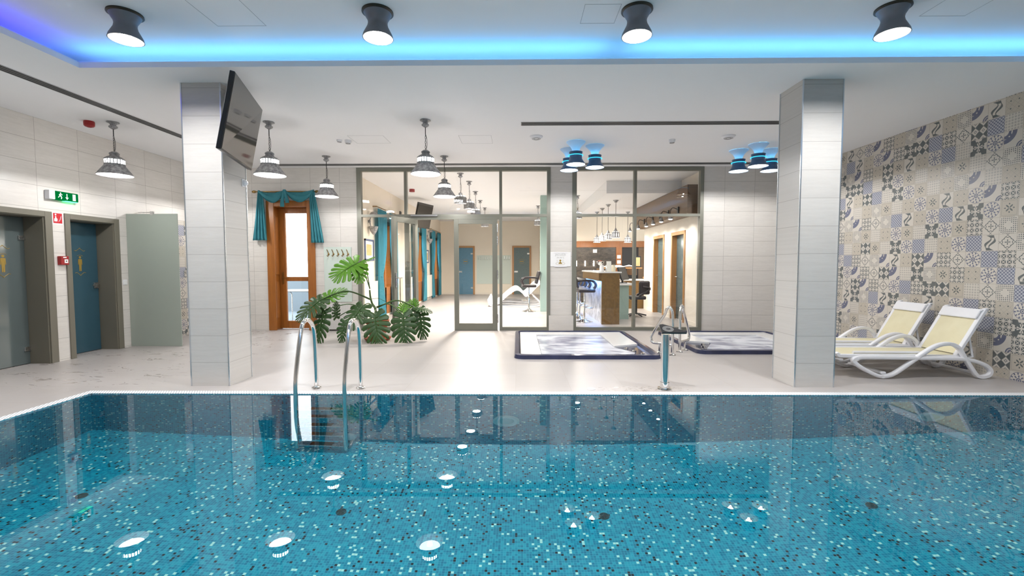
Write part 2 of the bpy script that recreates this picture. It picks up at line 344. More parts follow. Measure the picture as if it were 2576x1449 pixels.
# ------------------------------------------------------------------ mesh builder
class MB:
    def __init__(s): s.v, s.f = [], []
    def add(s, vs, fs, T=None):
        o = len(s.v)
        s.v += [tuple(T @ Vector(v)) for v in vs] if T else [tuple(v) for v in vs]
        s.f += [tuple(i+o for i in f) for f in fs]; return s
    def box(s, x0, x1, y0, y1, z0, z1, T=None):
        return s.add([(x0,y0,z0),(x1,y0,z0),(x1,y1,z0),(x0,y1,z0),(x0,y0,z1),(x1,y0,z1),(x1,y1,z1),(x0,y1,z1)],
                     [(0,3,2,1),(4,5,6,7),(0,1,5,4),(1,2,6,5),(2,3,7,6),(3,0,4,7)], T)
    def quad(s, a, b, c, d): return s.add([a,b,c,d], [(0,1,2,3)])
    def lathe(s, prof, n=32, c=(0,0,0), T=None, closed=False):
        vs, fs = [], []; m = len(prof)
        for i in range(n):
            a = 2*PI*i/n
            for r, z in prof: vs.append((c[0]+r*math.cos(a), c[1]+r*math.sin(a), c[2]+z))
        for i in range(n):
            j = (i+1) % n
            for k in range(m if closed else m-1):
                k2 = (k+1) % m; fs.append((i*m+k, j*m+k, j*m+k2, i*m+k2))
        s.add(vs, fs, T)
        if not closed:
            for k, rev in ((0, True), (m-1, False)):
                if prof[k][0] > 1e-4 and (prof[0] != prof[-1]) and getattr(s, 'caps', True):
                    idx = [len(s.v)-n*m+i*m+k for i in range(n)]; s.f.append(tuple(reversed(idx)) if rev else tuple(idx))
        return s
    def shell(s, prof, th, n=32, c=(0,0,0)):       # thin lathe with inner side
        return s.lathe(list(prof)+[(max(r-th, .0005), z) for r, z in reversed(prof)], n, c, closed=True)
    def tube(s, pts, r, n=10, closed=False, T=None, caps=True):
        P = [Vector(p) for p in pts]; m = len(P); vs, fs = [], []; R = r if callable(r) else (lambda i: r)
        up = Vector((0,0,1)); prev = None
        for i in range(m):
            if closed: d = P[(i+1) % m]-P[i-1]
            else: d = P[min(i+1, m-1)]-P[max(i-1, 0)]
            d.normalize()
            if prev is None:
                a = d.cross(up)
                if a.length < 1e-3: a = d.cross(Vector((1,0,0)))
            else: a = prev - d*prev.dot(d)
            a.normalize(); prev = a; b = d.cross(a)
            for k in range(n):
                t = 2*PI*k/n; vs.append(P[i]+(a*math.cos(t)+b*math.sin(t))*R(i))
        for i in range(m if closed else m-1):
            j = (i+1) % m
            for k in range(n):
                k2 = (k+1) % n; fs.append((i*n+k, i*n+k2, j*n+k2, j*n+k))
        if not closed and caps: fs += [tuple(range(n))[::-1], tuple((m-1)*n+k for k in range(n))]
        return s.add(vs, fs, T)
    def prism(s, poly, h, T=None):                  # polygon in local xy extruded along z from 0 to h
        n = len(poly)
        return s.add([(x,y,0) for x,y in poly]+[(x,y,h) for x,y in poly],
                     [tuple(range(n))[::-1], tuple(range(n,2*n))]+[(i,(i+1)%n,n+(i+1)%n,n+i) for i in range(n)], T)
    def sweep_rect(s, pts, w, th, closed=True, y=0.0):   # curve in xz plane, rectangular section w (along y) x th
        m = len(pts); vs, fs = [], []
        for i in range(m):
            a = Vector(pts[i-1 if (closed or i) else 0]); b = Vector(pts[(i+1) % m if (closed or i < m-1) else i]); d = (b-a).normalized(); nx, nz = -d[1], d[0]
            x, z = pts[i]; bw = w/2; bt = th/2; k = .25
            for dy, dn in ((-bw, -bt*(1-k)), (-bw, bt*(1-k)), (-bw*(1-k), bt), (bw*(1-k), bt), (bw, bt*(1-k)), (bw, -bt*(1-k)), (bw*(1-k), -bt), (-bw*(1-k), -bt)):
                vs.append((x+nx*dn, y+dy, z+nz*dn))
        for i in range(m if closed else m-1):
            j = (i+1) % m
            for k in range(8): fs.append((i*8+k, i*8+(k+1)%8, j*8+(k+1)%8, j*8+k))
        if not closed: fs += [tuple(range(8)), tuple((m-1)*8+k for k in range(8))[::-1]]
        return s.add(vs, fs)
    def build(s, name, mat, parent=None, world=True, smooth=None, bevel=0.0, double=False):
        me = bpy.data.meshes.new(name); off = Vector(parent_world(parent)) if (parent and world) else Vector((0,0,0))
        me.from_pydata([tuple(Vector(v)-off) for v in s.v], [], s.f); me.update()
        bm = bmesh.new(); bm.from_mesh(me)
        if not double: bmesh.ops.recalc_face_normals(bm, faces=bm.faces)
        bm.to_mesh(me); bm.free()
        o = bpy.data.objects.new(name, me); COL.objects.link(o); me.materials.append(M[mat] if isinstance(mat, str) else mat)
        if smooth is not None:
            for p in me.polygons: p.use_smooth = True
            me.set_sharp_from_angle(angle=math.radians(smooth))
        if bevel:
            b = o.modifiers.new('edge', 'BEVEL'); b.width = bevel; b.segments = 2; b.limit_method = 'ANGLE'
        if parent: o.parent = parent
        return o
def parent_world(p):
    v = Vector((0,0,0))
    while p is not None: v += p.location; p = p.parent
    return v
def tag(o, label=None, cat=None, group=None, kind=None):
    if label: o['label'] = label
    if cat: o['category'] = cat
    if group: o['group'] = group
    if kind: o['kind'] = kind
    return o
def thing(name, label, cat, loc=(0,0,0), rz=0., group=None, kind=None):
    o = bpy.data.objects.new(name, None); COL.objects.link(o); o.location = loc; o.rotation_euler = (0,0,rz); o.empty_display_size = .1
    return tag(o, label, cat, group, kind)
def struct(o, label=None, cat=None): return tag(o, label, cat, None, 'structure')
def dup(o, loc, rz=0., label=None, group=None):
    def cp(a, par):
        c = a.copy(); COL.objects.link(c); c.parent = par
        for ch in a.children: cp(ch, c)
        return c
    c = cp(o, None); c.location = loc; c.rotation_euler = (0,0,rz)
    if label: c['label'] = label
    if group: c['group'] = group
    return c
def light(name, kind, power, col, loc, parent=None, size=.1, size_y=None, rot=(0,0,0), spread=None, spot=None, caustic=False, blend=.3):
    d = bpy.data.lights.new(name, kind); d.energy = power; d.color = col
    if kind == 'AREA':
        d.size = size; d.shape = 'DISK' if size_y is None else 'RECTANGLE'
        if size_y is not None: d.size_y = size_y
        if spread: d.spread = math.radians(spread)
    else: d.shadow_soft_size = size
    if kind == 'SPOT': d.spot_size = math.radians(spot); d.spot_blend = blend
    if caustic: d.cycles.is_caustics_light = True
    o = bpy.data.objects.new(name, d); COL.objects.link(o); o.location = loc; o.rotation_euler = rot
    if parent: o.parent = parent
    return o
def crom(pts, per=6, closed=False):
    P = [Vector(p) for p in pts]; n = len(P); out = []
    for i in range(n if closed else n-1):
        g = (lambda k: P[k % n]) if closed else (lambda k: P[max(0, min(n-1, k))])
        p0, p1, p2, p3 = g(i-1), g(i), g(i+1), g(i+2)
        for j in range(per):
            t = j/per; out.append(.5*((2*p1)+(p2-p0)*t+(2*p0-5*p1+4*p2-p3)*t*t+(3*p1-p0-3*p2+p3)*t**3))
    if not closed: out.append(P[-1])
    return out
def cells(x0, x1, y0, y1, holes):
    xs = sorted({x0, x1, *[h[0] for h in holes], *[h[1] for h in holes]}); ys = sorted({y0, y1, *[h[2] for h in holes], *[h[3] for h in holes]})
    for a, b in zip(xs, xs[1:]):
        for c, d in zip(ys, ys[1:]):
            mx, my = (a+b)/2, (c+d)/2
            if x0 <= mx <= x1 and y0 <= my <= y1 and not any(h[0] < mx < h[1] and h[2] < my < h[3] for h in holes): yield a, b, c, d
def wall(name, axis, p0, p1, u0, u1, v0, v1, holes, mat, label=None):
    """wall with real openings; axis 'y': plane of x,z between y=p0 and y=p1; axis 'x': plane of y,z"""
    b = MB(); P = (lambda u, p, v: (u, p, v)) if axis == 'y' else (lambda u, p, v: (p, u, v))
    for a, c, d, e in cells(u0, u1, v0, v1, holes):
        for p in (p0, p1): b.quad(P(a,p,d), P(c,p,d), P(c,p,e), P(a,p,e))
    for a, c, d, e in list(holes)+[(u0, u1, v0, v1)]:
        for q in (((a,d),(c,d)), ((c,d),(c,e)), ((c,e),(a,e)), ((a,e),(a,d))):
            if q[0][1] == q[1][1] and q[0][1] < .001: continue
            (ua, va), (ub, vb) = q; b.quad(P(ua,p0,va), P(ub,p0,vb), P(ub,p1,vb), P(ua,p1,va))
    bm_o = b.build(name, mat); return struct(bm_o, label)

# ------------------------------------------------------------------ room shell
TUB1 = (-.05, 2.08, 6.47, 8.95); TUB2 = (2.72, 4.86, 6.85, 8.95)
tubin = lambda t: (t[0]+.06, t[1]-.06, t[2]+.06, t[3]-.06)
b = MB()
for a, c, d, e in cells(XL-.6, XR, YF, 21.2, [(PX0, PX1, PY0, PY1), tubin(TUB1), tubin(TUB2), (XL-.6, LXL, YB+.3, 21.2)]): b.quad((a,d,0),(c,d,0),(c,e,0),(a,e,0))
struct(b.build('floor', 'floor', double=True), 'pale stone-look tiled floor around the pool and through the lounge', 'floor')
b = MB()
for a, c, d, e in cells(XL-.6, XR+.2, YF, YB, [(CX0, CX1, CY0, CY1)]): b.quad((a,d,ZC),(a,e,ZC),(c,e,ZC),(c,d,ZC))
LIP = .055
for (xa, ya, xb, yb) in ((CX0,CY0,CX1,CY0),(CX1,CY0,CX1,CY1),(CX1,CY1,CX0,CY1),(CX0,CY1,CX0,CY0)): b.quad((xa,ya,ZC),(xb,yb,ZC),(xb,yb,ZC+LIP),(xa,ya,ZC+LIP))
G = .34   # cove ledge depth
for a, c, d, e in cells(CX0-G, CX1+G, CY0-G, CY1+G, [(CX0, CX1, CY0, CY1)]): b.quad((a,d,ZC+.03),(c,d,ZC+.03),(c,e,ZC+.03),(a,e,ZC+.03))
b.quad((CX0-G,CY0-G,ZR),(CX0-G,CY1+G,ZR),(CX1+G,CY1+G,ZR),(CX1+G,CY0-G,ZR))
for (xa, ya, xb, yb) in ((CX0-G,CY0-G,CX1+G,CY0-G),(CX1+G,CY0-G,CX1+G,CY1+G),(CX1+G,CY1+G,CX0-G,CY1+G),(CX0-G,CY1+G,CX0-G,CY0-G)): b.quad((xa,ya,ZC),(xb,yb,ZC),(xb,yb,ZR),(xa,ya,ZR))
struct(b.build('ceiling', 'ceiling', double=True), 'white plaster ceiling with a recessed cove over the pool', 'ceiling')
D1, D2 = (5.16, 6.17, 0, 2.02), (6.51, 7.24, 0, 2.02)
wall('wall_left', 'x', XL, XL-.6, YF, YB+.3, 0, ZC, [D1, D2], 'wall_y', 'beige tiled wall with glass doors left of the pool')
wall('wall_right', 'x', XR, XR+.2, YF, YB+.3, 0, ZC, [], 'patch', 'patchwork patterned tile wall right of the pool')
WD = (-5.05, -4.22, 0, 2.58); G1 = (-3.27, .67, 0, ZC); G2 = (1.11, 3.757, 0, ZC)
wall('wall_back', 'y', YB, YB+.3, XL-.6, XR+.2, 0, ZC, [WD, (G1[0], G1[1], 0, ZC-.001), (G2[0], G2[1], 0, ZC-.001)], 'wall_x', 'beige tiled back wall around the glazing')
wall('wall_front', 'y', YF, YF-.3, XL-.6, XR+.2, 0, ZC, [], 'wall_x')
b = MB(); b.box(.64, 1.14, YB-.06, YB, 0, .31); struct(b.build('trim_1', 'wall_x'), 'tiled plinth at the foot of the pillar between the glazing')
for i, (x0, x1) in enumerate(((-3.642, -3.215), (3.045, 3.471))):
    c = thing('column', ['square tiled column at left carrying the television', 'square tiled column at right in front of the sun loungers'][i], 'column', ((x0+x1)/2, 5.218, 0), kind='structure')
    MB().box(x0, x1, 5.005, 5.432, 0, ZC).build('shaft', 'col_tile', c)
    for (x, y) in ((x0, 5.005), (x1, 5.005), (x1 if i == 0 else x0, 5.432)): MB().box(x-.006, x+.006, y-.006, y+.006, .001, ZC-.001).build('edge_trim', 'trim', c)
# lounge and bar shell
LW = [(11.5, 12.6, 0.05, 2.5), (15.3, 16.7, 0.05, 2.5), (18.5, 19.9, 0.05, 2.5)]
wall('wall_lounge_left', 'x', LXL, LXL-.3, YB+.3, LYB+.2, 0, ZC, LW, 'cream_wall')
wall('wall_lounge_back', 'y', LYB, LYB+.2, LXL, 1.2, 0, ZC, [], 'cream_wall')
wall('wall_bar_divider', 'x', 1.0, 1.2, BYB, LYB, 0, ZC, [], 'cream_wall')
wall('wall_bar_back', 'y', BYB, BYB+.2, 1.0, 5.0, 0, ZC, [], 'cream_wall')
BD = [(10.64, 11.46, 0, 2.08), (12.14, 12.96, 0, 2.08)]
wall('wall_bar_right', 'x', BXR, BXR+.25, YB+.3, 14.0, 0, ZC, BD, 'white_wall')
wall('wall_bar_niche', 'x', 5.0, 5.2, 13.8, BYB, 0, ZC, [], 'white_wall')
b = MB(); b.quad((LXL,YB,ZC),(LXL,21.,ZC),(5.2,21.,ZC),(5.2,YB,ZC)); struct(b.build('ceiling_lounge', 'ceiling', double=True))
struct(MB().box(2.1, BXR, 10.9, 15.98, 3.03, ZC-.002).build('ceiling_bar_soffit', 'ceiling'))
struct(MB().box(3.55, BXR-.001, YB+.32, 14.0, 2.42, 3.02).build('trim_2', 'wood_dark'), 'dark wood bulkhead over the bar doors')
b = MB()
b.box(LXL, LXL+.012, YB+.3, 11.4, 0, .08); b.box(LXL, LXL+.012, 12.7, 15.2, 0, .08); b.box(LXL, LXL+.012, 16.8, 18.4, 0, .08); b.box(LXL+.02, 1., LYB-.012, LYB, 0, .08); struct(b.build('baseboard_left', 'white_wall'))
b = MB(); b.box(BXR-.012, BXR, YB+.31, 10.55, 0, .09); b.box(BXR-.012, BXR, 11.55, 12.05, 0, .09); b.box(BXR-.012, BXR, 13.05, 13.9, 0, .09); struct(b.build('baseboard_right', 'white_wall'))

# ------------------------------------------------------------------ pool
pool = thing('pool_basin', 'rectangular swimming pool basin lined with blue glass mosaic', 'swimming pool', ((PX0+PX1)/2, (PY0+PY1)/2, -PD), kind='structure')
b = MB(); b.quad((PX0,PY0,-PD),(PX1,PY0,-PD),(PX1,PY1,-PD),(PX0,PY1,-PD)); pool_floor = b.build('basin_floor', 'mos_xy', pool, double=True)
b = MB(); b.quad((PX0,PY1,-PD),(PX1,PY1,-PD),(PX1,PY1,0),(PX0,PY1,0)); b.quad((PX1,PY0,-PD),(PX0,PY0,-PD),(PX0,PY0,0),(PX1,PY0,0)); pw1 = b.build('basin_wall', 'mos_xz', pool, double=True)
b = MB(); b.quad((PX0,PY0,-PD),(PX0,PY1,-PD),(PX0,PY1,0),(PX0,PY0,0)); b.quad((PX1,PY1,-PD),(PX1,PY0,-PD),(PX1,PY0,0),(PX1,PY1,0)); pw2 = b.build('basin_wall', 'mos_yz', pool, double=True)
b = MB(); b.quad((PX0,PY0,-.004),(PX1,PY0,-.004),(PX1,PY1,-.004),(PX0,PY1,-.004))
wat = tag(b.build('pool_water', 'water', double=True), 'still clear turquoise water filling the swimming pool', 'water', kind='stuff')
wat.data.polygons[0].use_smooth = True; wat.cycles.is_caustics_caster = True
for o in (pool_floor, pw1, pw2): o.cycles.is_caustics_receiver = True
b = MB(); gw = .095
b.box(PX0-gw, PX1+gw, PY1, PY1+gw, .0, .006); b.box(PX0-gw, PX0, PY0, PY1, .0, .006); b.box(PX1, PX1+gw, PY0, PY1, .0, .006); b.box(PX0-gw, PX1+gw, PY0-gw, PY0, 0, .006)
tag(b.build('overflow_grate', 'grate'), 'white slatted overflow grating around the pool edge', 'pool grating')
for i, (x, z, lb) in enumerate(((-.12, -.78, 'round pale underwater lamp on pool wall, below the middle of the glazing'), (4.25, -.815, 'round pale underwater lamp on pool wall, below the sun loungers'))):
    o = thing('underwater_lamp', lb, 'pool lamp', (x, PY1, z), group='underwater pool lamps')
    T = Matrix.Translation((0,0,0)) @ Matrix.Rotation(PI/2, 4, 'X')
    m = MB(); m.lathe([(.085,0),(.14,0),(.14,.018),(.118,.03),(.085,.022),(.085,0)], 36, T=T); m.build('ring', 'pool_light_ring', o, world=False, smooth=40)
    m = MB(); m.lathe([(.0001,.0),(.086,0),(.086,.012),(.05,.02),(.0001,.022)], 32, T=T); m.build('lens', 'pool_light_glass', o, world=False, smooth=40)
o = thing('inlet_nozzle', 'small pale water inlet nozzle on pool wall beside the ladder', 'pool nozzle', (-1.76, PY1, -1.24))
T = Matrix.Rotation(PI/2, 4, 'X'); MB().lathe([(.0001,0),(.075,0),(.07,.03),(.03,.06),(.0001,.06)], 24, T=T).build('cap', 'pool_light_ring', o, world=False, smooth=40)
for (x, y, lb) in ((-1.415, 3.553, 'round dark drain on pool floor, in front of the ladder'), (.691, 3.558, 'round dark drain on pool floor, in front of the control post'), (2.791, 3.545, 'round dark drain on pool floor, in front of the right column'), (-3.503, 3.541, 'round dark drain on pool floor, leftmost near the corner')):
    o = thing('floor_drain', lb, 'drain', (x, y, -PD), group='drains on the pool floor')
    m = MB()
    for k in range(4): m.lathe([(.008+.009*k, 0), (.0135+.009*k, 0), (.0135+.009*k, .008), (.008+.009*k, .008), (.008+.009*k, 0)], 28)
    m.box(-.04,.04,-.004,.004,0,.007); m.box(-.004,.004,-.04,.04,0,.007); m.build('grille', 'floor_drain', o, world=False)
# ladder
lad = thing('pool_ladder', 'polished steel pool ladder with two arched rails at left', 'ladder', (-1.96, 4.7, 0))
prof = [(4.925,.02),(4.92,.3),(4.905,.56),(4.87,.69),(4.78,.765),(4.69,.77),(4.63,.735),(4.585,.64),(4.515,.42),(4.465,.22),(4.455,.05),(4.455,-.4),(4.455,-1.0),(4.455,-1.25),(4.49,-1.34),(4.58,-1.345),(4.66,-1.30)]
for x in (-2.205, -1.716):
    MB().tube(crom([(x, y, z) for y, z in prof], 6), .0215, 14).build('rail', 'chrome', lad, smooth=40)
    MB().lathe([(.022,.0),(.052,.0),(.05,.012),(.03,.022),(.024,.03),(.022,.03)], 24, c=(x, 4.925, .001)).build('flange', 'chrome', lad, smooth=40)
for k in range(5):
    z = -.27-.235*k; tr = MB().box(-2.19, -1.73, 4.43, 4.51, z-.012, z+.012).build('tread', 'steel', lad, bevel=.005)
    MB().box(-2.07, -1.85, 4.435, 4.505, z+.0125, z+.018).build('grip_pad', 'ladder_tread', tr)
# control post
post = thing('control_post', 'steel post with black triangular button plate at pool edge', 'control post', (1.6, 4.93, 0))
m = MB(); m.lathe([(.0001,0),(.078,0),(.074,.012),(.05,.016),(.05,.075),(.043,.08),(.043,.6),(.0001,.6)], 28, c=(1.6,4.93,.001)); m.build('post_tube', 'chrome', post, smooth=40)
tri = [(0,0),(.262,0),(.27,.015),(.13,.14),(.06,.185),(.025,.18),(.015,.16)]
T = Matrix.Translation((1.54, 4.86, .61)) @ Matrix.Rotation(math.radians(22), 4, 'X')
pl = MB().prism(tri, .018, T).build('button_plate', 'black_gloss', post, bevel=.003)
T2 = T @ Matrix.Translation((.085,.075,.0186)); m = MB(); m.lathe([(.024,0),(.06,0),(.06,.002),(.024,.002),(.024,0)], 32, T=T2); m.build('button_ring', 'steel', pl)
m = MB()
for k in (-1,0,1): m.box(-.006+.013*k,.0+.013*k,-.014,.014,0,.002,T=T2)
m.build('button_mark', 'steel', pl)
# ------------------------------------------------------------------ hot tubs
def tub(R, label, flip):
    x0, x1, y0, y1 = R; t = thing('hot_tub', label, 'hot tub', ((x0+x1)/2, (y0+y1)/2, 0), group='sunken hot tubs')
    def rr(x0, x1, y0, y1, r, n=6):
        P = []
        for cx, cy, a in ((x1-r,y1-r,0),(x0+r,y1-r,PI/2),(x0+r,y0+r,PI),(x1-r,y0+r,1.5*PI)):
            P += [(cx+r*math.cos(a+PI/2*k/n), cy+r*math.sin(a+PI/2*k/n)) for k in range(n+1)]
        return P
    A = [rr(x0,x1,y0,y1,.14), rr(x0+.012,x1-.012,y0+.012,y1-.012,.13), rr(x0+.07,x1-.07,y0+.07,y1-.07,.1), rr(x0+.09,x1-.09,y0+.09,y1-.09,.08)]
    Z = [.0, .055, .062, .0]; vs, fs = [], []; n = len(A[0])
    for ring, z in zip(A, Z): vs += [(x,y,z) for x,y in ring]
    for k in range(3):
        for i in range(n): fs.append((k*n+i, k*n+(i+1)%n, (k+1)*n+(i+1)%n, (k+1)*n+i))
    MB().add(vs, fs).build('rim', 'navy', t, smooth=35)
    ins = rr(x0+.088,x1-.088,y0+.088,y1-.088,.08)
    m = MB(); m.prism(ins, .05, Matrix.Translation((0,0,-.04))); m.build('ledge', 'marble_blue', t)
    sgn = (lambda x: x) if not flip else (lambda x: x0+x1-x)
    P = lambda *pts: [(sgn(x), y) for x, y in pts]
    lx0, lx1, ly0, ly1 = x0+.1, x1-.1, y0+.1, y1-.1
    m = MB(); zt = Matrix.Translation((0,0,.0105))
    m.prism(P((lx0,ly0),(lx0+.3,ly0),(lx0+.3,ly1-.32),(lx1-.42,ly1-.32),(lx1-.42,ly0+.75),(lx1,ly0+.95),(lx1,ly1),(lx0,ly1)), .03, zt)
    m.build('white_panel', 'white_gloss', t)
    m = MB(); wp = [(lx0+.31,ly0+.02),(lx1-.3,ly0+.02),(lx1-.2,ly0+.3),(lx1-.43,ly0+.72),(lx1-.43,ly1-.33),(lx0+.31,ly1-.33)]
    m.prism(P(*wp), .012, Matrix.Translation((0,0,.0106))); m.build('whirling_water', 'foam', t)
    for k in range(3): MB().lathe([(.0001,.03),(.03,.028),(.034,0),(.0001,0)], 16, c=(sgn(lx1-.12-.07*k), ly0+.18+.22*k, .011)).build('knob', 'chrome', t, smooth=40)
    return t
tub(TUB1, 'sunken hot tub with white ledges and foaming water, in front of the glazing', False)
tub(TUB2, 'sunken hot tub partly hidden behind the right column', True)
def tubrail(p, d, label):
    px, py = p; P = lambda t, z: (px+d[0]*t, py+d[1]*t, z)
    t = thing('tub_handrail', label, 'handrail', (px, py, 0), group='handrails of the hot tubs')
    tm = 1.72
    MB().tube(crom([P(0,.02),P(0,.3),P(0,.56),P(.07,.66),P(.28,.715),P(.5,.68),P(.64,.6),P(1.1,.46),P(tm-.06,.26),P(tm,.215),P(tm-.05,.17),P(1.5,.15),P(1.,.15),P(.02,.15)], 6), .021, 12).build('rail', 'chrome', t, smooth=40)
    MB().tube([P(1,.01),P(1,.15)], .019, 12).build('stub_post', 'chrome', t, smooth=40)
    for q in (0, 1): MB().lathe([(.02,0),(.052,0),(.05,.01),(.03,.02),(.02,.03)], 20, c=P(q,.0)).build('flange', 'chrome', t, smooth=40)
tubrail((2.31, 6.79), (-.14, .15), 'bent steel tube handrail beside the nearer hot tub, left of its pair')
tubrail((2.505, 7.04), (.14, .15), 'bent steel tube handrail beside the farther hot tub, right of its pair')

# ------------------------------------------------------------------ glazing
def glazing(name, label, x0, x1, mull, doorway, panes):
    g = thing(name, label, 'glass wall', ((x0+x1)/2, YB+.05, 0), kind='structure')
    y0, y1 = YB-.02, YB+.08; f = MB(); w = .075
    zt = ZC-.003; f.box(x0, x0+.09, y0, y1, 0, zt); f.box(x1-.07, x1, y0, y1, 0, zt)
    for xm in mull: f.box(xm-.028, xm+.028, y0, y1, 0, zt)
    ed = [x0+.09]+[q for xm in mull for q in (xm-.028, xm+.028)]+[x1-.07]
    for a, c in zip(ed[::2], ed[1::2]): f.box(a, c, y0, y1, ZC-.075, zt); f.box(a, c, y0, y1, 2.325, 2.375)
    for a, c in zip(ed[::2], ed[1::2]):
        if not (doorway and a <= doorway < c): f.box(a, c, y0, y1, 0, .068)
    f.build('frame', 'frame', g)
    for (a, c, d, e) in panes: MB().box(a, c, YB+.03, YB+.042, d, e).build('pane', 'pane', g)
    return g, f
mu1 = (-2.275, -.34); sg = [-3.27, -2.275, -.34, .67]
g1, _ = glazing('window_1', 'wide grey framed glass wall with double door beside the plant', -3.27, .67, mu1, -1.3,
    [(-3.18,-2.30,.068,2.325),(-3.18,-2.30,2.375,3.25),(-2.25,-.37,2.375,3.25),(-.31,.6,.068,2.325),(-.31,.6,2.375,3.25)])
f = MB(); f.box(-2.246,-.369,YB-.018,YB+.078,2.272,2.3245); f.box(-2.246,-2.2,YB-.018,YB+.078,0,2.272); f.build('door_head', 'frame', g1)
f = MB(); f.box(-1.293,-1.2,YB-.03,YB+.04,.004,2.27); f.box(-.51,-.41,YB-.03,YB+.04,.004,2.27); f.box(-1.2,-.51,YB-.03,YB+.04,2.18,2.27); f.box(-1.2,-.51,YB-.03,YB+.04,.004,.15)
lf = f.build('fixed_door_leaf', 'frame', g1, bevel=.003); MB().box(-1.2,-.51,YB,YB+.012,.15,2.18).build('pane', 'pane', lf)
for z in (2.09, 1.84, 1.15, .25):
    m = MB(); m.tube([(-.405,YB-.042,z-.09),(-.405,YB-.042,z+.09)], .013, 8); m.build('hinge', 'steel', g1, smooth=40)
hx, hy = -2.01, 8.68     # free edge of the open leaf
lw = .74; ang = math.atan2(hy-(YB-.03), (-2.35)-(-2.05)); T = Matrix.Translation((-2.05, YB-.03, 0)) @ Matrix.Rotation(ang, 4, 'Z')
f = MB()
for q in ((0,.09,.004,2.27),(lw-.1,lw,.004,2.27),(.09,lw-.1,2.17,2.27),(.09,lw-.1,.004,.16)): f.box(q[0],q[1],-.03,.03,q[2],q[3],T)
ol = f.build('open_door_leaf', 'frame', g1, bevel=.003); MB().box(.09,lw-.1,-.006,.006,.16,2.17,T).build('pane', 'pane', ol)
m = MB(); m.box(lw-.065,lw-.03,-.045,.045,.92,1.2,T); m.tube([tuple(T@Vector((lw-.05,-.03,1.1))),tuple(T@Vector((lw-.05,-.08,1.1))),tuple(T@Vector((lw-.17,-.085,1.1)))], .01, 8); m.tube([tuple(T@Vector((lw-.05,.03,1.1))),tuple(T@Vector((lw-.05,.08,1.1))),tuple(T@Vector((lw-.17,.085,1.1)))], .01, 8); m.build('handle', 'steel', ol)
m = MB(); m.box(-2.16,-1.62,YB-.07,YB-.02,2.33,2.362); m.build('door_closer', 'slot_metal', g1)
glazing('window_2', 'grey framed two bay glass wall in front of the bar', 1.11, 3.757, (2.382,), None, [(1.2,2.354,.068,2.325),(1.2,2.354,2.375,3.25),(2.41,3.69,.068,2.325),(2.41,3.69,2.375,3.25)])

# ------------------------------------------------------------------ wooden terrace door, curtain, hook board
d = thing('door_3', 'brown wooden terrace door with bright glass under a teal swag', 'door', (-4.63, YB+.1, 0), kind='structure')
f = MB()
for (a, c, z0, z1) in ((-5.13,-4.97,0,2.66),(-4.3,-4.14,0,2.66),(-4.97,-4.3,2.54,2.66)): f.box(a,c,YB-.03,YB+.001,z0,z1)
f.build('casing', 'wood', d, bevel=.008)
f = MB(); f.box(-5.05,-5.01,YB,YB+.3,0,2.58); f.box(-4.26,-4.22,YB,YB+.3,0,2.58); f.box(-5.01,-4.26,YB,YB+.3,2.54,2.58)
for (z0, z1) in ((.25,1.0),(1.15,2.35)): f.box(-5.011,-4.995,YB+.06,YB+.2,z0,z1)
f.build('reveal', 'wood', d, bevel=.006)
f = MB(); Y0, Y1 = YB+.22, YB+.27
for (a, c, z0, z1) in ((-5.01,-4.87,.01,2.54),(-4.375,-4.26,.01,2.54),(-4.87,-4.375,2.43,2.54),(-4.87,-4.375,1.01,1.1),(-4.87,-4.375,.01,.17)): f.box(a,c,Y0,Y1,z0,z1)
lf = f.build('door_leaf', 'wood', d, bevel=.006)
MB().box(-4.87,-4.375,Y0+.02,Y0+.03,1.1,2.43).build('pane', 'pane', lf); MB().box(-4.87,-4.375,Y0+.02,Y0+.03,.17,1.01).build('pane', 'pane', lf)
m = MB(); m.box(-4.955,-4.92,Y0-.01,Y0,.95,1.2); m.tube([(-4.937,Y0,1.08),(-4.937,Y0-.05,1.08),(-4.84,Y0-.055,1.08)], .009, 8); m.build('handle', 'brass', lf)
rod = thing('curtain_rod', 'thin bronze curtain rod with ball finials over the terrace door', 'curtain rod', (-4.69, YB-.08, 2.83))
MB().tube([(-5.3,YB-.08,2.83),(-4.08,YB-.08,2.83)], .012, 10).build('pole', 'brass', rod, smooth=40)
for x in (-5.33, -4.05): MB().lathe([(.0001,-.05),(.02,-.035),(.03,0),(.02,.035),(.0001,.05)], 14, T=Matrix.Translation((x,YB-.08,2.83))@Matrix.Rotation(PI/2,4,'Y')).build('finial', 'brass', rod, smooth=60)
for x in (-5.1, -4.2): MB().box(x-.012,x+.012,YB-.08,YB,2.815,2.84).build('bracket', 'brass', rod)
sw = thing('swag_curtain', 'teal voile swag draped on rod over the terrace door', 'curtain', (-4.69, YB-.09, 2.8))
def swoop(xa, xb, z0, sag, h):
    m = MB(); vs, fs = [], []; N, K = 26, 14
    for i in range(N+1):
        u = i/N; x = xa+(xb-xa)*u; zc = z0-sag*4*u*(1-u); hh = h*(.35+.65*math.sin(PI*u))
        for k in range(K):
            a = 2*PI*k/K; rp = 1+.22*math.sin(3*a+u*5)
            vs.append((x+.03*math.sin(a)*(u-.5), YB-.09-.045*math.cos(a)*rp, zc+hh/2*math.sin(a)*rp+.012*math.sin(4*a+u*3)))
    for i in range(N):
        for k in range(K): fs.append((i*K+k, i*K+(k+1)%K, (i+1)*K+(k+1)%K, (i+1)*K+k))
    return m.add(vs, fs)
swoop(-5.22,-4.69,2.83,.13,.17).build('swag', 'teal', sw, smooth=80); swoop(-4.69,-4.12,2.83,.12,.17).build('swag', 'teal', sw, smooth=80)
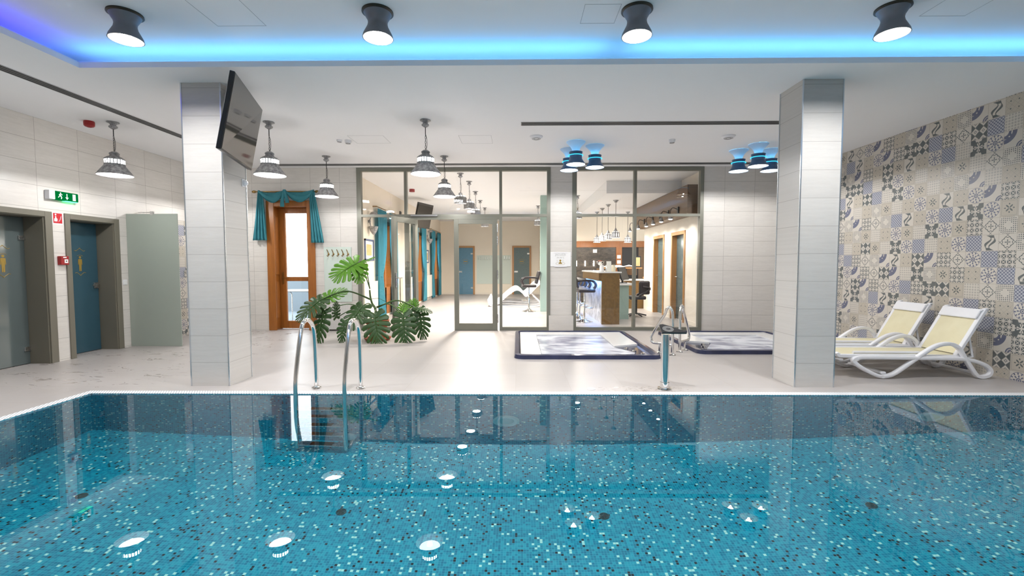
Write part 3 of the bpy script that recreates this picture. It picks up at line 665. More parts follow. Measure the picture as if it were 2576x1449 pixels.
def pleats(name, mat, par, fx, z0, z1, y, amp, n, N=40, K=24, axis='x', double=True):
    m = MB(); vs, fs = [], []
    for j in range(K+1):
        v = j/K; z = z0+(z1-z0)*v; a, c = fx(v)
        for i in range(N+1):
            u = i/N; p = a+(c-a)*u; q = y+amp*math.sin(u*n*2*PI+.6*math.sin(v*3))*(.35+.65*v if axis == 'x' else 1)
            vs.append((p, q, z) if axis == 'x' else (q, p, z))
    for j in range(K):
        for i in range(N): fs.append((j*(N+1)+i, j*(N+1)+i+1, (j+1)*(N+1)+i+1, (j+1)*(N+1)+i))
    o = m.add(vs, fs).build(name, mat, par, smooth=80, double=True); o.modifiers.new('th', 'SOLIDIFY').thickness = .004; return o
pleats('tail', 'teal', sw, lambda v: (-5.24-.13*v, -5.14+.06*v), 2.83, 1.85, YB-.11, .03, 4)
pleats('tail', 'teal', sw, lambda v: (-4.2+.02*v, -4.09+.17*v), 2.83, 1.8, YB-.11, .03, 4)
m = MB(); m.tube(crom([(-4.69,YB-.14,2.86),(-4.70,YB-.15,2.76),(-4.73,YB-.14,2.62),(-4.74,YB-.13,2.52)],6), lambda i: .022+.0012*i, 8); m.tube(crom([(-4.68,YB-.14,2.86),(-4.66,YB-.15,2.78),(-4.64,YB-.14,2.68),(-4.635,YB-.13,2.6)],6), lambda i: .02+.0012*i, 8); m.build('knot_tie', 'teal', sw, smooth=60)
hb = thing('hook_board', 'frosted glass coat board with five dark hooks beside the terrace door', 'coat rack', (-3.68, YB-.02, .58))
MB().box(-3.965,-3.40,YB-.02,YB-.004,.59,1.715).build('glass_board', 'frost_board', hb, bevel=.003)
for k in range(5):
    x = -3.87+.1*k; m = MB(); m.tube(crom([(x-.02,YB-.05,1.665),(x-.008,YB-.035,1.63),(x+.004,YB-.026,1.585),(x+.008,YB-.03,1.555),(x+.004,YB-.07,1.525),(x,YB-.09,1.545)],4), .0075, 8); m.lathe([(.0001,.02),(.016,.015),(.02,0)], 10, T=Matrix.Translation((x+.006,YB-.021,1.57))@Matrix.Rotation(PI/2,4,'X')); m.build('hook', 'brass', hb, smooth=50)
rc = thing('radiator_cover', 'low white perforated radiator cover behind the plant', 'radiator cover', (-3.67, YB-.05, 0))
MB().box(-3.91,-3.44,YB-.1,YB-.001,.03,.555).build('cover', 'perf', rc, bevel=.008); MB().box(-3.77,-3.62,YB-.104,YB-.1,.53,.545).build('slot', 'dark_slot', rc); 
for x in (-3.88,-3.47): MB().box(x-.02,x+.02,YB-.09,YB-.02,0,.03).build('foot', 'white_plastic', rc)
# hot tub sign
sg_ = thing('hot_tub_sign', 'white notice with gold bather picture on pillar between glazing', 'sign', (.875, YB-.012, 1.31))
bd = MB().box(.665,1.085,YB-.014,YB-.001,1.315,1.605).build('board', 'white_gloss', sg_, bevel=.002)
for z in (1.592,1.315): MB().box(.745,1.01,YB-.02,YB-.0142,z-.01,z+.014).build('clip', 'white_plastic', sg_)
def text(s, size, loc, mat, par, rot=(PI/2,0,0), ext=.0008, sx=1.0):
    c = bpy.data.curves.new('lettering', 'FONT'); c.body = s; c.size = size; c.align_x = 'CENTER'; c.extrude = ext
    o = bpy.data.objects.new('lettering_src', c); COL.objects.link(o); bpy.context.view_layer.update()
    me = bpy.data.meshes.new_from_object(o.evaluated_get(bpy.context.evaluated_depsgraph_get())); bpy.data.objects.remove(o)
    n = bpy.data.objects.new('lettering', me); COL.objects.link(n); me.materials.clear(); me.materials.append(M[mat]); n.parent = par
    n.location = Vector(loc)-parent_world(par); n.rotation_euler = rot; n.scale = (sx,1,1); return n
text('JACUZZI', .055, (.875,YB-.0152,1.533), 'print_grey', sg_); text('34-36°C', .046, (.875,YB-.0152,1.478), 'print_grey', sg_)
TS = Matrix.Translation((.873,YB-.0145,1.372)) @ Matrix.Rotation(PI/2,4,'X')
m = MB(); circ = lambda r, n=20, cx=0, cy=0, ry=None: [(cx+r*math.cos(2*PI*i/n), cy+(ry or r)*math.sin(2*PI*i/n)) for i in range(n)]
m.prism(circ(.02,20,0,.062), .001, TS); m.prism([(-.012,.04),(.012,.04),(.014,.022),(.034,.012),(.036,-.006),(-.036,-.006),(-.034,.012),(-.014,.022)], .001, TS); m.build('bather_mark', 'gold', sg_)
m = MB(); m.tube([tuple(TS@Vector((x,y,0))) for x,y in circ(.094,40,0,0,.027)], .0018, 6, closed=True); m.build('tub_mark', 'gold', sg_)
for sx in (-.068,-.052,.046,.062): MB().tube([tuple(TS@Vector((sx+.005*math.sin(k*1.6),.038+.01*k,0))) for k in range(5)], .0016, 5).build('steam_mark', 'print_grey', sg_)

# ------------------------------------------------------------------ left wall: doors, signs, screen
def glass_door(name, label, y0, y1, oy0, oy1, mat, hinge_far, ey):
    d = thing(name, label, 'door', (XL-.25, (y0+y1)/2, 0), kind='structure')
    f = MB(); X0, X1 = XL-.001, XL+.02; w = .075
    f.box(X0,X1,oy0,y0+.005,0,2.085); f.box(X0,X1,y1-.005,oy1,0,2.085); f.box(X0,X1,y0+.005,y1-.005,2.01,2.085); f.build('casing', 'door_frame', d, bevel=.004)
    f = MB(); f.box(XL-.3,XL,y0,y0+.02,0,2.02); f.box(XL-.3,XL,y1-.02,y1,0,2.02); f.box(XL-.3,XL,y0+.02,y1-.02,2.0,2.02); f.build('reveal', 'door_frame', d)
    lx = XL-.27; lf = MB().box(lx-.012,lx,y0+.025,y1-.022,.008,1.995).build('glass_leaf', mat, d)
    m = MB()
    TT = Matrix.Translation((lx+.0012, ey, 1.36)) @ Matrix.Rotation(PI/2,4,'Z') @ Matrix.Rotation(PI/2,4,'X')
    fig = [(-.012,.085),(-.03,.08),(-.034,.0),(-.026,-.002),(-.022,.05),(-.02,-.02),(-.018,-.1),(-.003,-.1),(0,-.03),(.003,-.1),(.018,-.1),(.02,-.02),(.022,.05),(.026,-.002),(.034,0),(.03,.08),(.012,.085)]
    m.prism(fig, .001, TT); m.prism(circ(.018,16,0,.11), .001, TT)
    for zc, s in ((.235,1),(-.15,-1)):
        pts = [(-.085,-.02),(-.06,-.028),(-.035,-.012),(-.012,.004),(0,.018),(.012,.004),(.035,-.012),(.06,-.028),(.085,-.02)]
        m.tube([tuple(TT@Vector((x, zc+s*y, 0))) for x, y in crom([(a,b_,0) for a,b_ in pts],4) for _ in [0]] if False else [tuple(TT@Vector((v[0], zc+s*v[1], 0))) for v in crom([(a,b_,0) for a,b_ in pts],4)], .0035, 5)
    m.tube([tuple(TT@Vector((v[0], .135+v[1]*.5, 0))) for v in crom([(-.045,-.01,0),(0,.02,0),(.045,-.01,0)],4)], .0025, 5)
    m.build('emblem', 'gold', lf)
    if hinge_far:
        for z in (1.72,.21): MB().box(lx-.003,lx+.02,y1-.1,y1-.018,z-.03,z+.03).build('hinge', 'steel', lf, bevel=.003)
    else:
        m = MB(); m.box(lx,lx+.02,y1-.11,y1-.035,.985,1.075); m.tube([(lx+.02,y1-.06,1.04),(lx+.055,y1-.06,1.04),(lx+.06,y1-.18,1.04)], .01, 8); m.build('handle', 'steel', lf, bevel=.002)
    return d
glass_door('door_1', 'grey tinted glass door with gold bather emblem at far left', 5.16, 6.17, 5.08, 6.262, 'door_grey', True, 5.88)
glass_door('door_2', 'teal tinted glass door with gold figure and lever handle', 6.51, 7.24, 6.44, 7.325, 'door_teal', False, 6.93)
for y0 in (5.0,): struct(MB().box(XL-.62,XL-.58,5.0,7.4,0,2.2).build('wall_cabin_left', 'white_wall'))
sc = thing('shower_screen', 'frosted glass shower screen standing out from the left wall', 'shower screen', (-6.0, 7.48, 0))
MB().box(XL+.004,-5.575,7.472,7.484,.004,2.19).build('glass_panel', 'frost', sc, bevel=.002)
m = MB(); m.tube([(XL+.012,7.72,2.24),(-6.0,7.49,2.215)], .008, 8); m.box(-6.02,-5.97,7.465,7.492,2.17,2.23); m.build('stay_bar', 'steel', sc)
struct(MB().box(XL,XL+.008,7.8,9.345,0,2.2).build('trim_3', 'patch'), 'patchwork tile panel in the shower corner')
sh = thing('shower_mixer', 'chrome shower mixer on the patchwork tiles behind the screen', 'shower mixer', (XL+.05, 8.76, 1.19))
m = MB(); m.box(XL+.008,XL+.03,8.71,8.81,1.13,1.25); m.tube([(XL+.03,8.76,1.2),(XL+.1,8.76,1.2)], .022, 12); m.build('body', 'chrome', sh, bevel=.004); MB().tube([(XL+.1,8.76,1.2),(XL+.15,8.76,1.22)], .01, 8).build('lever', 'chrome', sh)
def on_left(y, z): return Matrix.Translation((XL, y, z)) @ Matrix.Rotation(PI/2,4,'Z') @ Matrix.Rotation(PI/2,4,'X')   # local x along +y, y up, z out of the wall
ex = thing('exit_sign', 'lit green exit sign with running figure above the doors', 'exit sign', (XL, 6.4, 2.25)); ex.rotation_euler = (0,0,0)
T = on_left(6.40, 2.315); m = MB(); m.box(-.21,-.13,-.06,.062,0,.07,T); m.build('housing', 'white_plastic', ex, bevel=.006)
MB().box(-.13,.21,-.06,.062,0,.065,T).build('green_face', 'exit_green', ex, bevel=.01); MB().box(.02,.2,-.066,-.058,.01,.06,T).build('lamp_edge', 'exit_bright', ex)
m = MB(); F = T @ Matrix.Translation((0,0,.0655))
m.prism(circ(.009,12,-.052,.038), .001, F); m.prism([(-.075,.02),(-.05,.03),(-.045,.005),(-.03,-.02),(-.04,-.045),(-.05,-.043),(-.045,-.02),(-.062,-.005),(-.082,-.03),(-.09,-.022),(-.07,.0)], .001, F); m.prism([(-.045,.02),(-.028,.01),(-.024,.018),(-.042,.03)], .001, F); m.build('running_figure', 'exit_white', ex)
m = MB(); m.prism([(.032,.04),(.044,.04),(.044,-.01),(.062,-.01),(.038,-.045),(.014,-.01),(.032,-.01)], .001, F); m.build('arrow', 'exit_white', ex); MB().prism([(.12,.045),(.165,.045),(.165,-.045),(.12,-.045)], .001, F).build('door_mark', 'exit_white', ex)
fs_ = thing('fire_sign', 'red square sign with white hand and flames between the doors', 'sign', (XL, 6.352, 1.92)); T = on_left(6.352, 2.005)
MB().box(-.075,.075,-.085,.085,0,.003,T).build('plate', 'picto_white', fs_); MB().box(-.062,.062,-.07,.07,.003,.004,T).build('red_field', 'red_sign', fs_)
F = T @ Matrix.Translation((0,0,.004)); m = MB(); m.prism([(-.05,-.045),(-.008,-.045),(-.004,-.01),(-.02,.005),(-.022,.03),(-.034,.03),(-.036,.0),(-.05,-.01)], .001, F); m.prism(circ(.011,12,-.028,.05), .001, F)
for k in range(3): m.prism([(.008+.012*k,-.05+.012*k),(.03+.008*k,-.03+.016*k),(.05,-.0+.02*k),(.028+.006*k,-.015+.018*k)], .001, F)
m.build('pictogram', 'picto_white', fs_)
cp = thing('fire_call_point', 'red fire alarm call point with white button field between doors', 'fire alarm', (XL, 6.385, 1.35)); T = on_left(6.385, 1.415)
MB().box(-.065,.05,-.06,.062,0,.055,T).build('housing', 'red', cp, bevel=.006); MB().box(-.018,.032,-.035,.018,.0555,.058,T).build('button_field', 'picto_white', cp); MB().lathe([(.0001,.003),(.008,.002),(.009,0)],12,T=T@Matrix.Translation((.006,-.008,.058))).build('button_dot', 'black', cp); MB().box(-.035,.012,.036,.052,.0555,.0565,T).build('label_strip', 'picto_white', cp)
ls = thing('light_switch', 'white light switch plate on tiled wall beside the shower screen', 'light switch', (XL, 7.4, 1.03)); T = on_left(7.402, 1.07)
MB().box(-.04,.04,-.042,.042,0,.009,T).build('plate', 'white_plastic', ls, bevel=.003); MB().box(-.026,.026,-.028,.028,.009,.013,T).build('rocker', 'white_gloss', ls, bevel=.002)

# ------------------------------------------------------------------ television(s)
def tv(name, label, nb, nt, fb, ft, th, mount, seg):
    nb, nt, fb, ft = map(Vector, (nb, nt, fb, ft)); n = (fb-nb).cross(nt-nb).normalized()
    if n.x < 0: n = -n
    o = thing(name, label, 'television', tuple((nb+nt+fb+ft)/4-n*th))
    q = lambda u, v, d: tuple(nb+(fb-nb)*u+(nt-nb)*v+((ft-fb)-(nt-nb))*u*v+n*d)
    def slab(u0,u1,v0,v1,d0,d1): return MB().add([q(u,v,d) for d in (d0,d1) for u,v in ((u0,v0),(u1,v0),(u1,v1),(u0,v1))], [(0,1,2,3),(4,5,6,7),(0,1,5,4),(1,2,6,5),(2,3,7,6),(3,0,4,7)])
    slab(0,1,0,1,-th,0).build('casing', 'black', o, bevel=.006); slab(.012,.988,.02,.985,.0005,.003).build('screen', 'screen', o); slab(.2,.8,.2,.75,-th-.03,-th).build('rear_housing', 'black', o, bevel=.01)
    m = MB(); m.tube([q(.5,.45,-th-.03)]+[tuple(s) for s in seg], .022, 8); sx, sy, sz = seg[-1]; m.box(sx,sx+.02,sy-.09,sy+.09,sz-.16,sz+.16); m.build('wall_arm', 'black' if mount else 'steel', o)
    return o
K = .92; cs = lambda p: (p[0]*K, p[1]*K, 1.35+(p[2]-1.35)*K)
tv('television', 'large tilted flat television mounted high on the left column', cs((-3.0,4.65,2.52)), cs((-2.83,4.65,3.29)), cs((-3.30,5.70,2.52)), cs((-3.19,5.79,3.29)), .045, False, [(-3.1,5.2,2.72),(-3.214,5.22,2.72)])
jb = tag(MB().box(-3.2145,-3.13,5.1,5.2,3.1,3.27).build('junction_box', 'slot_metal', bevel=.006), 'small grey junction box on left column behind the television', 'junction box')

sd = thing('motion_sensor', 'small white sensor on side of left column below the television', 'sensor', (-3.214, 5.38, 2.31))
MB().lathe([(.0001,.045),(.022,.04),(.035,.02),(.037,0),(.0001,0)], 20, T=Matrix.Translation((-3.2145,5.385,2.31))@Matrix.Rotation(PI/2,4,'Y')).build('dome', 'white_plastic', sd, smooth=50)
MB().box(-3.2145,-3.208,5.345,5.425,2.265,2.355).build('base_plate', 'white_plastic', sd, bevel=.002)
fc = thing('floor_disc', 'small round white cap set in floor left of the control post', 'floor cap', (.8, 4.91, 0))  # plain round cap in the floor, no socket under it
MB().lathe([(.03,0),(.045,0),(.043,.006),(.032,.006),(.03,0)], 24, c=(.8,4.91,.0005)).build('ring', 'white_plastic', fc); MB().lathe([(.0001,0),(.0295,0),(.0295,.004),(.0001,.004)], 20, c=(.8,4.91,.0005)).build('lid', 'white_gloss', fc)
# ------------------------------------------------------------------ lamps
WARM = (1., .985, .97)
# recessed-ceiling lamps
def recess_lamp():
    o = thing('ceiling_lamp', '', 'ceiling lamp', (0,0,0), group='hourglass lamps on the recessed ceiling')
    MB().lathe([(.0001,0),(.132,0),(.134,-.012),(.126,-.018),(.0001,-.018)], 40).build('flange', 'flange', o, world=False, smooth=40)
    MB().shell([(.118,-.019),(.104,-.045),(.086,-.075),(.082,-.1),(.088,-.13),(.106,-.165),(.124,-.2),(.13,-.225)], .004, 40).build('body', 'dark_metal', o, world=False, smooth=60)
    MB().shell([(.07,-.125),(.1,-.17),(.12,-.205),(.1255,-.2245)], .003, 40).build('reflector', 'reflector', o, world=False, smooth=60)
    MB().lathe([(.0001,-.15),(.07,-.15),(.074,-.16),(.0001,-.17)], 28).build('bulb', 'bulb', o, world=False, smooth=60)
    light('lamp_light', 'AREA', P_RECESS, WARM, (0,0,-.2), o, size=.2, spread=152, caustic=True)
    return o
r0 = recess_lamp()
names = ['leftmost of four hourglass lamps on the recessed ceiling', 'second from left hourglass lamp on the recessed ceiling', 'third from left hourglass lamp on the recessed ceiling', 'rightmost of four hourglass lamps on the recessed ceiling']
for k, x in enumerate((-3.42, -1.21, 1.03, 3.21)):
    if k == 0: r0.location = (x, 4.06, ZR); r0['label'] = names[0]
    else: dup(r0, (x, 4.06, ZR), 0, names[k])
for k, x in enumerate((-3.42, -1.21, 1.03, 3.21)): dup(r0, (x, .9, ZR), 0, 'unseen hourglass lamp added as second row on the recessed ceiling')  # second lamp row out of view, added for more light and reflections
# LED strips in the cove
def led(name, label, x0, x1, y0, y1, mat):
    tag(MB().box(x0,x1,y0,y1,ZC+.032,ZC+.04).build(name, mat), label, 'led strip', 'led strips in the ceiling cove')
led('led_strip', 'cyan blue light strip along far cove edge, left stretch', CX0-.1, .9, CY1+.09, CY1+.12, 'led_cyan')
led('led_strip', 'cyan blue light strip along far cove edge, right stretch', 1.1, CX1, CY1+.09, CY1+.12, 'led_cyan')
led('led_strip', 'violet blue light strip along left cove edge', CX0-.12, CX0-.09, CY0, CY1+.06, 'led_violet')
led('led_strip', 'blue light strip along right cove edge', CX1+.09, CX1+.12, CY0, CY1, 'led_cyan')
led('led_strip', 'blue light strip along near cove edge', CX0, CX1, CY0-.12, CY0-.09, 'led_cyan')
# pendants
def pendant(style):
    o = thing('pendant_lamp', '', 'pendant lamp', (0,0,0))
    MB().lathe([(.0001,0),(.072,0),(.074,-.01),(.05,-.02),(.035,-.03),(.034,-.05),(.05,-.06),(.05,-.075),(.03,-.09),(.012,-.1),(.0001,-.1)], 24).build('canopy', 'zinc', o, world=False, smooth=40)
    m = MB(); m.tube([(0,0,-.1),(0,0,-.19)], .006, 6)
    for k in range(7):
        z = -.2-.033*k; m.tube([((.008 if k%2 else 0)*math.cos(a), (0 if k%2 else .008)*math.cos(a), z+.019*math.sin(a)) for a in [2*PI*i/10 for i in range(10)]], .0028, 5, closed=True)
    m.tube(crom([(0,0,-.18),(.018,0,-.26),(.02,0,-.34),(.004,0,-.42)],5), .003, 5); m.build('chain', 'black', o, world=False)
    if style == 'hall':
        MB().lathe([(.0001,-.4),(.03,-.405),(.058,-.425),(.06,-.44),(.05,-.445),(.056,-.46),(.056,-.47),(.05,-.475)], 28).build('cap', 'zinc', o, world=False, smooth=40)
        MB().shell([(.05,-.465),(.075,-.475),(.1,-.49),(.116,-.505),(.117,-.512)], .003, 36).build('shoulder', 'zinc', o, world=False, smooth=50)
        m = MB()
        for k in range(20):
            T = Matrix.Rotation(2*PI*k/20, 4, 'Z'); m.box(.111,.115,-.0065,.0065,-.575,-.51,T)
        m.lathe([(.109,-.512),(.117,-.512),(.117,-.52),(.109,-.52),(.109,-.512)], 36); m.lathe([(.109,-.572),(.118,-.572),(.118,-.585),(.109,-.585),(.109,-.572)], 36); m.build('slot_band', 'zinc', o, world=False)
        MB().shell([(.114,-.578),(.12,-.6),(.138,-.625),(.163,-.66),(.188,-.695),(.2,-.712),(.206,-.72),(.206,-.73)], .003, 40).build('shade', 'zinc', o, world=False, smooth=60)
        MB().shell([(.11,-.58),(.117,-.602),(.134,-.627),(.159,-.662),(.184,-.697),(.2,-.727)], .002, 40).build('shade_lining', 'reflector', o, world=False, smooth=60)
        MB().lathe([(.1,-.512),(.1,-.575)],28).build('glow_sleeve', 'glow', o, world=False, smooth=60)
        MB().lathe([(.0001,-.58),(.02,-.582),(.034,-.595),(.036,-.61),(.022,-.635),(.0001,-.64)], 18).build('bulb', 'bulb', o, world=False, smooth=60)
        MB().lathe([(.0001,-.655),(.14,-.655),(.145,-.66),(.0001,-.668)], 36).build('diffuser', 'diffuser', o, world=False, smooth=60)
        light('lamp_light', 'POINT', P_PENDANT, WARM, (0,0,-.69), o, size=.035, caustic=True)
    else:
        MB().lathe([(.0001,-.41),(.03,-.415),(.045,-.43),(.042,-.46),(.05,-.47)], 24).build('cap', 'zinc', o, world=False, smooth=40)
        MB().shell([(.048,-.468),(.07,-.482),(.105,-.5),(.128,-.52),(.132,-.535)], .003, 32).build('shoulder', 'zinc', o, world=False, smooth=50)
        m = MB(); m.caps = False; vs, fs = [], []; N = 48; prof = [(.131,-.533),(.128,-.56),(.124,-.6),(.126,-.63),(.132,-.65)]
        for i in range(N):
            a = 2*PI*i/N; w = 1+.02*(1 if i%4 < 2 else -1)
            for r, z in prof: vs.append((r*w*math.cos(a), r*w*math.sin(a), z))
        for i in range(N):
            for k in range(4): fs.append((i*5+k, ((i+1)%N)*5+k, ((i+1)%N)*5+k+1, i*5+k+1))
        q = m.add(vs, fs).build('shade', 'zinc', o, world=False, double=True); q.modifiers.new('th','SOLIDIFY').thickness = .003
        m = MB()
        for k in range(10): m.box(.085,.1,-.012,.012,-.505,-.485,Matrix.Rotation(2*PI*k/10,4,'Z'))
        m.build('slots', 'bulb', o, world=False)
        MB().lathe([(.0001,-.6),(.03,-.6),(.03,-.635),(.0001,-.64)], 16).build('bulb', 'bulb', o, world=False)
        light('lamp_light', 'AREA', P_LOUNGE, (1.,.91,.8), (0,0,-.645), o, size=.2, spread=170)
    return o
p0 = pendant('hall'); HP = [(-5.575,6.34,'zinc pendant lamp at far left before the tiled wall'),(-3.43,6.37,'zinc pendant lamp partly hidden behind the hanging television'),(-3.47,8.36,'small looking zinc pendant lamp beside the terrace door swag'),(-1.255,6.32,'nearest zinc pendant lamp in the middle before the glass wall'),(-1.33,8.4,'zinc pendant lamp just right of and behind the middle one')]
for k, (x, y, lb) in enumerate(HP):
    if k == 0: p0.location = (x, y, ZC); p0['label'] = lb; p0['group'] = 'pendant lamps over the pool deck'
    else: dup(p0, (x, y, ZC), 0, lb, 'pendant lamps over the pool deck')
q0 = pendant('lounge'); LP = [(-1.23,9.95,'bell shaped lounge pendant closest behind the glass wall'),(-1.14,10.9,'second bell shaped pendant in the lounge row'),(-1.13,12.4,'third bell shaped pendant in the lounge row'),(-1.14,14.1,'fourth bell shaped pendant in the lounge row'),(-1.13,15.9,'farthest bell shaped pendant in the lounge row'),(.69,15.4,'bell shaped pendant by the pale teal pillar in the lounge'),(1.72,13.2,'bell shaped pendant hanging left of the bar lamps')]
for k, (x, y, lb) in enumerate(LP):
    if k == 0: q0.location = (x, y, ZC); q0['label'] = lb; q0['group'] = 'bell pendants in the lounge'
    else: dup(q0, (x, y, ZC), 0, lb, 'bell pendants in the lounge')
dup(p0, (-5.6,8.4,ZC), 0, 'unseen zinc pendant lamp added behind the left column to light the wall', 'pendant lamps over the pool deck')  # hidden pendant added to brighten the left wall
for y in (4.3,): dup(p0, (-5.58,y,ZC), 0, 'unseen zinc pendant lamp added over the left pool deck, beside the camera', 'pendant lamps over the pool deck')  # out-of-view pendant, also added to lift the left wall
# trumpet lamp clusters
def cluster_lamp():
    o = thing('trumpet_lamp', '', 'ceiling lamp', (0,0,0))
    MB().shell([(.156,-.002),(.15,-.012),(.125,-.035),(.095,-.065),(.072,-.1),(.058,-.135),(.052,-.165)], .003, 40).build('trumpet', 'trumpet', o, world=False, smooth=60)
    MB().shell([(.108,-.16),(.11,-.165),(.104,-.172),(.102,-.2),(.1,-.24),(.102,-.27),(.118,-.3),(.14,-.33),(.153,-.35),(.155,-.36)], .003, 40).build('body', 'blue_metal', o, world=False, smooth=50)
    MB().lathe([(.05,-.166),(.104,-.166),(.104,-.17),(.05,-.17),(.05,-.166)], 32).build('body_top', 'blue_metal', o, world=False)
    MB().tube([(.114*math.cos(2*PI*i/40), .114*math.sin(2*PI*i/40), -.215) for i in range(40)], .006, 8, closed=True).build('glow_ring', 'ring_glow', o, world=False, smooth=60)
    MB().shell([(.05,-.275),(.09,-.29),(.125,-.325),(.149,-.355)], .002, 40).build('reflector', 'cream_reflector', o, world=False, smooth=60)
    MB().lathe([(.0001,-.27),(.05,-.27),(.045,-.3),(.0001,-.308)], 20).build('bulb', 'bulb', o, world=False, smooth=60)
    light('lamp_light', 'POINT', P_CLUSTER, WARM, (0,0,-.328), o, size=.018, caustic=True)
    light('blue_glow', 'POINT', 9.0, (.12,.6,1.), (0,0,-.15), o, size=.02)
    return o
c0 = cluster_lamp(); CL = [(.94,7.47,'front trumpet lamp of the left cluster'),(1.285,7.7,'right trumpet lamp of the left cluster, brightly lit'),(.885,7.93,'rear left trumpet lamp of the left cluster'),(3.96,7.66,'front trumpet lamp of the right cluster by the column'),(3.83,8.06,'left trumpet lamp of the right cluster'),(4.36,8.03,'right trumpet lamp of the right cluster, half behind its neighbour')]
for k, (x, y, lb) in enumerate(CL):
    g = 'trumpet lamps, left cluster' if k < 3 else 'trumpet lamps, right cluster'
    if k == 0: c0.location = (x, y, ZC); c0['label'] = lb; c0['group'] = g
    else: dup(c0, (x, y, ZC), 0, lb, g)

# ------------------------------------------------------------------ ceiling fittings
def slot(name, label, pts, w, n):
    (xa, ya), (xb, yb) = pts; o = thing(name, label, 'air vent', ((xa+xb)/2, (ya+yb)/2, ZC-.004)); L = math.hypot(xb-xa, yb-ya); a = math.atan2(yb-ya, xb-xa)
    T = Matrix.Translation((xa,ya,ZC)) @ Matrix.Rotation(a,4,'Z')
    MB().box(0,L,-w/2,w/2,-.003,-.0005,T).build('backing', 'dark_slot', o); m = MB()
    for k in range(n+1): yy = -w/2+w*k/n; m.box(0,L,yy-.004,yy+.004,-.006,-.0031,T)
    m.box(0,.01,-w/2,w/2,-.006,-.0031,T); m.box(L-.01,L,-w/2,w/2,-.006,-.0031,T); m.build('slats', 'slot_metal', o)
slot('slot_vent', 'long three slot air vent in ceiling running back along left side', ((-5.15,-2.0),(-5.15,8.7)), .13, 3)
slot('slot_vent', 'straight slot air vent in ceiling before the trumpet lamps', ((.05,6.5),(4.1,6.5)), .14, 3)
slot('slot_vent', 'thin grey grille strip in ceiling along the back wall', ((-4.9,9.06),(5.5,9.06)), .15, 5)
def disc(name, label, cat, x, y, r, h, group):
    o = thing(name, label, cat, (x, y, ZC), group=group); MB().lathe([(.0001,0),(r,0),(r,-h*.4),(r*.8,-h),(.0001,-h)], 28).build('body', 'white_plastic', o, world=False, smooth=40)
    m = MB()
    for k in (.35,.58): m.lathe([(r*k,-h-.001),(r*k+.008,-h-.001),(r*k+.008,-h-.004),(r*k,-h-.004),(r*k,-h-.001)], 20)
    m.build('vent_ring', 'slot_metal', o, world=False); return o
disc('ceiling_valve', 'round white ceiling air valve left of the trumpet lamps', 'air valve', .29, 7.14, .1, .035, 'round ceiling air valves'); disc('ceiling_valve', 'round white ceiling air valve near the right column', 'air valve', 3.24, 7.16, .1, .035, 'round ceiling air valves')
disc('smoke_detector', 'small white smoke detector between the trumpet lamp clusters', 'smoke detector', 2.44, 7.35, .052, .05, 'smoke detectors'); disc('smoke_detector', 'small white smoke detector left of the middle pendants, right of its pair', 'smoke detector', -2.68, 7.31, .052, .05, 'smoke detectors'); disc('smoke_detector', 'small flat white sensor on ceiling, left of its pair', 'smoke detector', -2.81, 7.29, .045, .03, 'smoke detectors')
rd = thing('alarm_sounder', 'dark red alarm sounder on ceiling at far left', 'alarm', (-5.87,6.3,ZC)); MB().lathe([(.0001,0),(.058,0),(.062,-.02),(.06,-.06),(.045,-.075),(.0001,-.075)], 20).build('body', 'red', rd, world=False, smooth=40); MB().lathe([(.02,-.0755),(.03,-.0755),(.03,-.08),(.02,-.08),(.02,-.0755)],16).build('dome_ring','red',rd,world=False)
def hatch(label, x0, x1, y0, y1, z):
    m = MB()
    for q in ((x0,x1,y0,y0+.004),(x0,x1,y1-.004,y1),(x0,x0+.004,y0,y1),(x1-.004,x1,y0,y1)): m.box(*q, z-.0012, z-.0002)
    tag(m.build('access_hatch', 'hatch_line'), label, 'access hatch', 'flush access hatches in the ceiling')
hatch('flush square hatch outline in recessed ceiling, right of the first lamp', -2.75, -2.3, 3.85, 4.28, ZR); hatch('flush square hatch outline in recessed ceiling, left of the third lamp', .57, .88, 3.97, 4.28, ZR); hatch('flush square hatch outline in recessed ceiling, right of the last lamp', 3.55, 3.95, 3.9, 4.2, ZR)
hatch('flush hatch outline in lower ceiling right of the middle pendant', -.9, -.4, 7.06, 7.53, ZC); hatch('flush hatch outline in lower ceiling left of the middle pendant', -2.6, -2.05, 7.05, 7.49, ZC)

